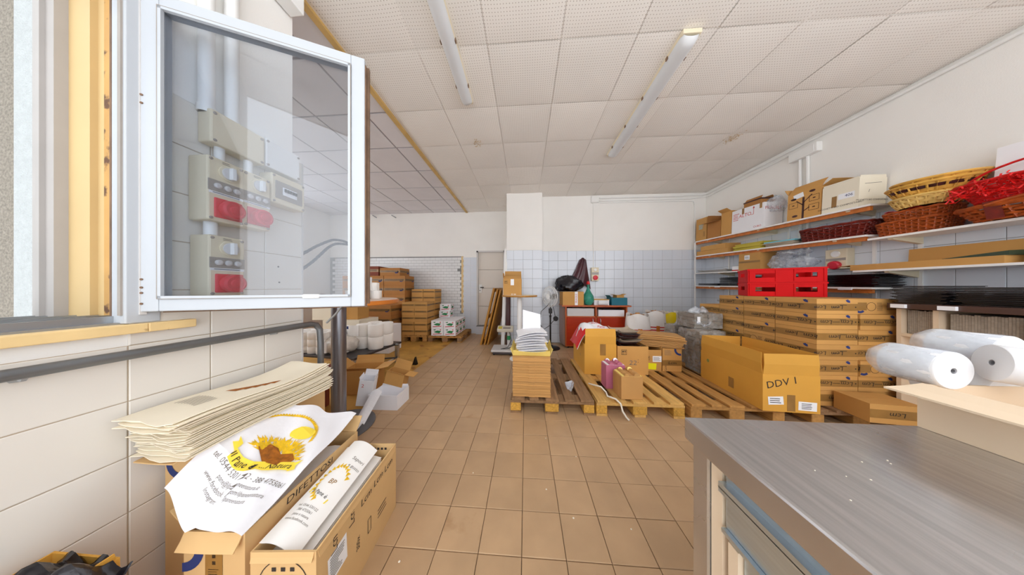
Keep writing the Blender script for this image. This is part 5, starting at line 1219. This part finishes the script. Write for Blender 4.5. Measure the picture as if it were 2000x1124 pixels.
shapes(r, 'tree_print', 'brown_choc', fn, [ln(0, -.17, .0, .10, .022), ln(0, .0, -.07, .07, .01), ln(0, .03, .08, .11, .01), ln(0, -.08, .06, -.04, .01)]+[[(x+.03*math.cos(a), y+.015*math.sin(a)) for a in [2*PI*k/10 for k in range(10)]] for x, y in ((-.10, .10), (.08, .15), (-.08, -.12))]+[p for x, y in ((-.10, .02), (.10, .06), (.10, -.05)) for p in (ln(x-.045, y-.035, x+.045, y-.035, .004), ln(x-.045, y+.035, x+.045, y+.035, .004), ln(x-.045, y-.035, x-.045, y+.035, .004), ln(x+.045, y-.035, x+.045, y+.035, .004), ln(x-.012, y, x+.012, y, .012))])
decal(r, 'shipping_label', 'wlabel', fn, -.05, .13, .10, .06, .2)
r = sbox('white_carton', 'cream white carton with a number label at the near end of the uppermost shelf', 2.475, 2.755, .30, zs1, TL1, 'cream_card', {'left': (4, .02), 'back': (8, .02), 'front': (2, .03)})
fn = face_fn('left', .26, .28, .30); lettering(r, 'SACCHETTI BIO COMPOSTABILI', 'ink', fn, .024, .0, -.10); decal(r, 'shipping_label', 'wlabel', fn, .05, -.0, .12, .06); lettering(r, '406', 'blue', face_fn('left', .26, .28, .30, .002), .04, .07, 0); decal(r, 'tape', 'tape', fn, -.04, -.04, .04, .12)
fn = face_fn('front', .26, .28, .30); lettering(r, 'SACCHETTI BIO COMPOSTABILI', 'ink', fn, .022, .0, -.08); shapes(r, 'mark', 'inkg', fn, [ln(-.08, .09, .08, .10, .004), ln(-.04, .0, -.03, .03, .004)])
# second shelf
for k in range(2): sbox('flat_carton', ('long flat brown carton lying on the second shelf by the corner', 'upper flat brown carton on top of the long one by the corner')[k], (3.93, 3.98)[k], (4.60, 4.5)[k], .085, zs2, TL2, 'card', dz=.088*k)
for k in range(7):
    y0 = 3.40+random.uniform(-.02, .03); tag(obj('folder', B().box(-.12, .12, 0, .44, 0, .014), 'olive', None, (3.65, y0, zs2(y0)+.002+.0152*k), (TL2, 0, random.uniform(-.06, .06))), 'yellow-olive cardboard folder in the pile on the second shelf', 'folder', 'folders on the second shelf')
for k in range(4):
    y0 = 3.03+random.uniform(-.02, .02); tag(obj('folder', B().box(-.12, .12, 0, .34, 0, .016), 'bluef' if k == 3 else 'trayw', None, (3.65, y0, zs2(y0)+.002+.0175*k), (TL2, 0, random.uniform(-.08, .08))), 'light blue folder on top of the grey ones on the second shelf' if k == 3 else 'grey folder in the small pile under the light blue one', 'folder', 'folders on the second shelf')
def basket(label, c, wx, wy, h, mt, rows=9, flare=.12, power=4., name='wicker_basket', rot=(0, 0, 0), n=72, rad=None, stakes=36, lid=None, handle=None, rim='same', cat='basket'):
    r = thing(name, label, cat, c, 0, None, rot); rad = rad or h/rows*.42
    def ring(a, t, off=0.):
        c_, s_ = math.cos(a), math.sin(a); m = (abs(c_)**power+abs(s_)**power)**(1/power); f = 1-flare*(1-t)
        return (c_/m*(wx/2*f+off), s_/m*(wy/2*f+off))
    for k in range(rows):
        t = (k+.5)/rows
        pts = [ring(2*PI*i/n, t, rad*.7*(1 if (i//2+k) % 2 else -1))+(h*t,) for i in range(n)]
        obj('strand', B().tube(pts, rad*1.05, 5, closed=True), mt, r, smooth=True)
    b = B()
    for i in range(stakes):
        a = 2*PI*(i+.5)/stakes; p0, p1 = ring(a, 0), ring(a, 1); b.tube([p0+(0,), p1+(h,)], rad*.8, 4)
    tag(obj('stakes', b, mt, r), kind='stuff')
    obj('rim', B().tube([ring(2*PI*i/n, 1)+(h+.003*math.sin(i*1.3),) for i in range(n)], max(rad*1.7, .008), 6, closed=True), mt if rim == 'same' else rim, r, smooth=True)
    obj('base', B().add([ring(2*PI*i/n, 0)+(.004,) for i in range(n)], [tuple(range(n))]), mt, r)
    if handle: obj('handle', B().tube([(0, (wy/2-.01)*math.cos(a), h+handle*math.sin(a)) for a in [PI*k/16 for k in range(17)]], .008, 7), mt, r, smooth=True)
    return r
basket('long dark red wicker basket on the second shelf', (3.645, 2.72, zs2(2.72)+.004), .25, .57, .15, 'wick_d', 8, rot=(TL2, 0, 0))
tag(obj('paper_sheet', B().surf(lambda s, t: (3.58+.14*s, 2.75+.16*t, zs2(2.8)+.13+.05*s*t), 4, 4, .003), 'paperw'), 'white paper sheet sticking out of the dark red wicker basket', 'paper')
# baskets on the near shelf
basket('brown rectangular wicker basket standing on the basket shelf', (3.645, 2.21, 1.721), .26, .36, .125, 'wick_b', 8)
basket('second brown wicker basket nested above the rectangular one', (3.645, 2.19, 1.848), .24, .33, .085, 'wick_b', 6)
tag(obj('red_ribbon', B().surf(lambda s, t: (3.53+.05*t, 2.12+.2*s, 1.945+.01*math.sin(s*9)), 8, 2, .003), 'redcloth'), 'red ribbon strip lying on the brown wicker baskets', 'ribbon')
def splint(label, c, r0, r1, h, mt, rows, n=26, dark=None, rot=(0, 0, 0), sy=1.):
    r = thing('splint_basket', label, 'basket', c, 0, None, rot)
    for k in range(rows):
        t0, t1 = k/rows, (k+1)/rows-.03/rows; 
        def fn(s, t, k=k):
            q = t0+(t1-t0)*t; a = s*2*PI; rr = r0+(r1-r0)*q**.8; w_ = .006*math.cos(a*n/2+k*PI)
            return ((rr+w_)*math.cos(a), (rr+w_)*math.sin(a)*sy, h*q)
        obj('strip', B().surf(fn, n*4, 1, .002), dark if (dark and k == rows-2) else mt, r, smooth=True)
    b = B()
    for i in range(n):
        a = 2*PI*i/n; b.tube([((r0+(r1-r0)*q**.8)*math.cos(a), (r0+(r1-r0)*q**.8)*math.sin(a)*sy, h*q) for q in (0, .3, .6, 1)], .006, 4)
    tag(obj('stakes', b, mt, r), kind='stuff')
    obj('rim', B().tube([(r1*math.cos(a), r1*math.sin(a)*sy, h) for a in [2*PI*k/48 for k in range(48)]], .011, 6, closed=True), mt, r, smooth=True)
    obj('base', B().lathe([(0, .003), (r0, .003)], 32), mt, r, (0, 0, 0)); return r
splint('pale woven splint basket under the wide honey one', (3.63, 2.15, 1.955), .13, .17, .085, 'wick_p', 4, rot=(.0, 0, 0))
splint('wide honey coloured splint basket with a dark band, on top of the basket pile', (3.63, 2.13, 2.043), .15, .205, .10, 'wick_l', 4, 30, 'brown_choc', rot=(.04, -.05, 0))
splint('second honey coloured splint basket nested inside the wide one', (3.63, 2.11, 2.075), .14, .20, .10, 'wick_l', 3, 30, None, rot=(.06, -.05, 0))
rb_ = basket('brown basket with leather straps holding the red one, on the basket shelf', (3.60, 1.66, 1.722), .34, .62, .11, 'wick_b', 5, flare=.25, power=3, rim='wick_b')
for y in (-.17, .12): obj('strap', B().surf(lambda s, t: (-.175-.008+.03*t, y-.03+.06*s, .005+.13*(1-t)), 2, 4, .006), 'wick_d', rb_)
obj('handle', B().tube([(-.18, -.20+.34*k/12,   .11+.03*math.sin(PI*k/12)) for k in range(13)], .011, 7), 'wick_b', rb_, smooth=True)
rr_ = basket('bright red wicker basket with a hoop handle, filled with shredded paper', (3.575, 1.68, 1.862), .36, .58, .15, 'wick_r', 9, flare=.28, power=2.6, handle=.14)
b = B(); q = random.Random(5)
for k in range(260):
    a = q.uniform(0, 6.3); rr = math.sqrt(q.random()); c = Vector((-.04+.17*rr*math.cos(a), .24*rr*math.sin(a), .10+.06*q.random()))
    if q.random() < .5: c = Vector((-.17-.03*q.random(), q.uniform(-.24, .24), .03+.11*q.random()))
    T = Matrix.Translation(c) @ Euler((q.uniform(-1, 1), q.uniform(-1, 1), q.uniform(0, 6.3))).to_matrix().to_4x4()
    L_ = q.uniform(.04, .09); b.surf(lambda s, t: (-L_/2+L_*s, -.004+.008*t, .012*math.sin(s*PI*2)), 4, 1, 0, T)
tag(obj('shredded_paper', b, 'redshred', rr_), kind='stuff')
carton('white_carton', 'white box with a hole, stored at the back behind the red basket', (3.72, 1.66, 2.06), (.14, .46, .24), 0, 'white_card', rot=(0, .1, 0))
# third near shelf
r = sbox('flat_carton', 'long flat brown carton on the shelf below the baskets', 1.78, 2.52, .058, lambda y: 1.4, 0, 'card', {'back': (95, .10), 'left': (-88, .12), 'right': (-88, .12)}, 3.505, 3.74)
tag(obj('cardboard_sheet', B().box(-.004, .004, -.62, .62, 0, .19), 'card', None, (3.745, 1.70, 1.401), (0, .06, 0)), 'long brown cardboard sheet standing against the wall tiles', 'cardboard')
tag(obj('green_sleeve', B().add([(3.515, 2.02, 1.459), (3.515, 1.77, 1.459), (3.70, 1.75, 1.459), (3.70, 2.02, 1.459), (3.515, 2.02, 1.462), (3.515, 1.77, 1.492), (3.70, 1.75, 1.50), (3.70, 2.02, 1.462)], [(0, 3, 2, 1), (4, 5, 6, 7), (0, 1, 5, 4), (1, 2, 6, 5), (2, 3, 7, 6), (3, 0, 4, 7)]), 'dgreen'), 'dark green wedge-shaped sleeve on the long flat carton', 'sleeve')
lump('plastic_wrapper', 'crumpled clear plastic beside the green sleeve', (3.62, 1.60, 1.4+.045), .10, .14, .055, 'filmb', 'wrapper', .12, 8)
r = thing('power_socket', 'beige switched socket with red lid on the right wall, behind the flat carton', 'socket', (XR-.006, 2.78, 1.44), -PI/2)
obj('body', B().box(-.09, .09, -.085, 0, 0, .24), 'beige_pl', r, bevel=.006); obj('rotary_switch', B().lathe([(.038, 0), (.035, .012), (0, .014)], 18), 'white_pl', r, (0, -.085, .18), (PI/2, 0, 0), True)
obj('socket_lid', B().lathe([(.05, 0), (.05, .03), (.04, .04), (0, .041)], 18), 'red_pl', r, (0, -.085, .05), (PI/2+.2, 0, 0), True); obj('fuse_window', B().box(-.08, .08, -.088, -.083, .10, .13), 'grey_pl', r)
# far thin shelf
for k in range(3): tag(obj('plastic_tray', B().surf(lambda s, t: (-.13+.26*s, -.30+.60*t, .016*abs(2*s-1)**5+.016*abs(2*t-1)**5), 8, 8, .003), 'alug', None, (3.65, 4.28, zs3(4.28)+.004+.011*k), (.03, 0, .02*k)), 'shallow pale grey tray in the nested pile by the corner post', 'tray', 'pale trays by the corner')
for k in range(4): tag(obj('booklet', B().box(-.09, .09, -.055, .055, 0, .02), 'wlabel' if k else 'redink', None, (3.64, 3.83, zs3(3.83)+.002+.0205*k), (.03, 0, .05*k)), 'white booklet in the small pile beside the brown carton' if k else 'red booklet at the bottom of the small pile', 'booklet', 'booklets on the thin shelf')
r = sbox('carton', 'brown carton with a white label under the folder shelf', 3.42, 3.74, .27, zs3, .03, 'card'); decal(r, 'shipping_label', 'wlabel', face_fn('left', .26, .32, .27), -.03, .07, .08, .07); shapes(r, 'label_print', 'inkg', face_fn('left', .26, .32, .27, .002), text_lines(-.03, .07, .06, .04, 3, .4)); decal(r, 'tape', 'tape', face_fn('left', .26, .32, .27), .0, 0, .32, .03)
for k, (y, zz, sy, sz) in enumerate(((3.27, .10, .13, .11), (3.06, .075, .14, .08), (3.15, .22, .16, .05))):
    lump('plastic_bag', ('rounded clear plastic bag next to the brown carton on the thin shelf', 'clear plastic bag with red print over the red crates', 'folded clear plastic lying on the other clear bags')[k], (3.66, y, zs3(y)+zz), .12, sy, sz, 'film', 'plastic bag', .10, k+3)
# black trays on the lowest shelf
def traystack(label, x, y, z, wx, wy, n, st, mt='trayb', jit=.004, tilt=0., rz=0., thick=None):
    r = thing('tray_stack', label, 'tray stack', (x, y, z), 0, None, (tilt, 0, rz))
    for k in range(n):
        t = thick or st*.7
        b = B().box(-wx/2, wx/2, -wy/2, wy/2, 0, t*.5).box(-wx/2-.006, wx/2+.006, -wy/2-.006, wy/2+.006, t*.5, t)
        obj('tray', b, mt, r, (random.uniform(-jit, jit), random.uniform(-jit, jit)*2, .001+st*k), (0, 0, random.uniform(-jit, jit)*3))
    return r
traystack('low pile of black plastic trays by the corner post', 3.65, 4.34, zs4(4.34), .25, .42, 4, .011, tilt=TL4)
traystack('tall pile of black plastic trays to the corner side of the red crates', 3.65, 3.80, zs4(3.8), .25, .56, 13, .0115, tilt=TL4)
traystack('pile of black plastic trays behind the red crates', 3.65, 3.18, zs4(3.18), .25, .56, 12, .0115, tilt=TL4)
traystack('ragged pile of black plastic trays between the red crates and the shelf end', 3.65, 2.62, zs4(2.62), .25, .48, 12, .0115, jit=.012, tilt=TL4)
# storage bench under the near shelves
r = thing('storage_bench', 'wooden storage bench with dark brown top and open compartments, against the right wall', 'bench', (0, 0, 0))
obj('worktop', B().box(3.18, XR-.01, .7, 2.075, 1.04, 1.085), 'darkbrown', r, bevel=.003)
for y in (2.04, 1.875, .72): obj('side_panel', B().box(3.22, XR-.01, y-.012, y+.012, .0 if y != 1.875 else .83, 1.04), 'cardg', r)
obj('shelf_board', B().box(3.22, XR-.01, .732, 2.028, .805, .829), 'cardg', r); obj('back_panel', B().box(XR-.02, XR-.01, .732, 2.028, .05, 1.04), 'cardg', r); obj('lower_shelf', B().box(3.22, XR-.01, .732, 2.028, .08, .10), 'cardg', r)
for k, y in enumerate((2.01, 1.80)): tag(obj('shelf_ticket', B().box(3.16, 3.1799, y-.035, y+.035, 1.047, 1.078), 'wlabel'), ('white ticket holder on the bench edge by the taped cartons', 'white ticket holder on the bench edge under the black trays')[k], 'ticket')
traystack('long pile of black plastic trays on the dark brown bench top', 3.36, 1.95, 1.0855, .28, .22, 12, .0125, jit=.01)
traystack('second pile of black plastic trays on the dark brown bench top', 3.40, 1.66, 1.0855, .30, .27, 11, .0125, jit=.012)
def cardstack(label, x0, x1, y0, y1, z0, h, n):
    r = thing('tray_stack', label, 'tray stack', ((x0+x1)/2, (y0+y1)/2, z0))
    w_, d_ = x1-x0, y1-y0
    for k in range(n):
        b = B(); xk = -w_/2+.0; yk0, yk1 = -d_/2+d_*k/n, -d_/2+d_*(k+1)/n-.001
        b.box(-w_/2, w_/2, yk0, yk1, 0, h+random.uniform(-.004, .004)); obj('folded_tray', b, 'trayg', r)
    return r
cardstack('upright grey folded trays in the narrow bench compartment', 3.26, 3.6, 1.892, 2.022, .83, .195, 14)
cardstack('upright grey folded trays in the wide bench compartment behind the rolls', 3.26, 3.62, 1.60, 1.84, .83, .185, 22)
cardstack('lower pile of grey folded trays at the front of the wide compartment', 3.23, 3.6, 1.22, 1.585, .83, .16, 28)

# ================================================================== STEEL COUNTER IN THE FOREGROUND
r = thing('steel_counter', 'stainless steel work counter with drawers, standing in the foreground', 'counter', (0, 0, 0))
CX, CYE = .392, .552
obj('worktop', B().box(CX, 2.3, -.9, CYE, .848, .90), 'steel', r, bevel=.005)
obj('leg', B().box(CX+.014, CX+.055, CYE-.05, CYE-.012, 0, .848), 'steel', r); obj('leg', B().box(CX+.014, CX+.055, -.88, -.84, 0, .848), 'steel', r)
obj('corner_stile', B().box(CX+.022, CX+.05, CYE-.078, CYE-.052, .03, .838), 'cardg', r)
obj('carcass', B().box(CX+.055, 2.28, -.88, CYE-.03, .08, .846), 'steel', r)
for k, (y1, y0) in enumerate(((CYE-.085, .06), (.05, -.40))):
    d = obj('drawer', B().box(CX+.022, CX+.05, y0, y1, .722, .836), 'steelb', r, bevel=.003)
    obj('grip_lip', B().box(CX+.008, CX+.026, y0, y1, .806, .818).box(CX+.008, CX+.012, y0, y1, .798, .808), 'steelb', d)
    obj('bottom_lip', B().box(CX+.014, CX+.03, y0, y1, .714, .722), 'steelb', d)
    dd = obj('door', B().box(CX+.03, CX+.05, y0, y1-.028, .10, .700), 'steelb', r, bevel=.003)
    obj('door_edge', B().box(CX+.022, CX+.05, y1-.026, y1-.006, .10, .700), 'cardg', dd)
obj('front_rail', B().box(CX+.03, CX+.05, -.84, CYE-.08, .70, .714), 'steelb', r)
obj('plinth', B().box(CX+.07, 2.25, -.86, CYE-.06, 0, .08), 'steeld', r)
q = random.Random(9)
for k in range(7):
    p = GZ(q.uniform(1560, 1760), q.uniform(900, 985), .9)
    tag(obj('crumb', B().lathe([(.0, 0), (q.uniform(.0008, .0016), .0004), (.0006, .001), (0, .0012)], 6), 'cream_card', None, (p.x, p.y, .9001)), 'tiny pale crumb lying on the steel counter', 'crumb', 'crumbs on the counter')
# carton of paper rolls on the counter
bx0, bx1, by0, by1, bh = .90, 1.32, .36, .546, .098
rc = carton('carton', 'open pale carton of white paper rolls standing on the steel counter', ((bx0+bx1)/2, (by0+by1)/2, .9005), (bx1-bx0, by1-by0, bh), .0, 'cardg', {'left': (96, .085), 'back': (20, .0), 'right': (40, .08)}, 'cardg')
decal(rc, 'clear_tape', 'film', face_fn('left', bx1-bx0, by1-by0, bh), .04, 0, .05, bh)
def proll(label, c, rad, L_, rz, wrap=True, tilt=0.):
    o = thing('paper_roll', label, 'paper roll', c, 0, 'white paper rolls on the counter', (PI/2+tilt, 0, rz))
    obj('roll', B().lathe([(rad*.16, 0), (rad*.96, 0), (rad, .002), (rad, L_-.002), (rad*.96, L_), (rad*.16, L_)], 36, closed=True), 'roll', o, (0, 0, -L_), smooth=True)
    obj('core', B().lathe([(rad*.16, .001), (rad*.16, L_-.001), (rad*.10, L_-.001), (rad*.10, .001)], 18, closed=True), 'core', o, (0, 0, -L_))
    if wrap:
        def fn(s, t):
            a = s*2*PI; k = 1.02+.02*math.sin(a*5+t*9)+.012*math.sin(a*11-t*7)
            rr = rad*k*(1 if t < .82 else 1-(t-.82)*1.9)
            return (rr*math.cos(a), rr*math.sin(a), -.004-(L_+.022)*t)
        obj('film', B().surf(fn, 40, 14), 'film', o, smooth=True)
    return o
proll('wrapped white paper roll lying over the carton edge, its core showing', (.955, .535, 1.033), .042, .078, .0)
proll('white paper roll lying lowest in the carton beneath the others', (1.075, .545, .978), .042, .095, .05, False)
proll('wrapped white paper roll at the back, lying above the others', (1.10, .55, 1.068), .041, .085, .05)
proll('white paper roll turned sideways on top at the carton end', (1.10, .475, 1.046), .04, .10, 1.0, False, .1)
proll('white paper roll deep in the carton beside the lowest one', (1.20, .50, .985), .042, .10, .1, False)

# rods left in the annex wall, bits of debris
for k, (u, v) in enumerate(((728, 421), (765, 421))):
    p = GY(u, v, YA); tag(obj('wall_rod', B().tube([p, p+Vector((.18, -.10, -.10))], .012, 6), 'alum'), ('short metal rod in the annex wall above the tall stack', 'short metal rod in the annex wall over the thin cartons')[k], 'rod')
q = random.Random(21)
for u, v in ((767, 972), (1067, 957), (1066, 857), (1125, 893), (924, 925), (1120, 1013), (780, 1098), (1233, 1035)):
    p = GZ(u, v, 0); tag(obj('floor_crumb', B().lathe([(0, 0), (q.uniform(.003, .006), .001), (.002, .004), (0, .0045)], 7), 'cream_card', None, (p.x, p.y, .0005)), 'small pale crumb lying on the floor tiles', 'crumb', 'crumbs on the floor')

q = random.Random(4)
for u, v, n in ((1430, 270, 70), (933, 279, 40)):
    b = B(); c = GZ(u, v, ZC-.0125)
    for k in range(n):
        x, y, rr = c.x+q.gauss(0, .03), c.y+q.gauss(0, .045), q.uniform(.003, .011)
        b.add([(x+rr*q.uniform(.6, 1.2)*math.cos(a), y+rr*q.uniform(.6, 1.2)*math.sin(a), ZC-.0125-.0001*k) for a in [-2*PI*m/8 for m in range(8)]], [tuple(range(8))])
    tag(obj('water_stain', b, mat('water_stain', (206, 184, 150), .9, var=.1), ce), kind='stuff')
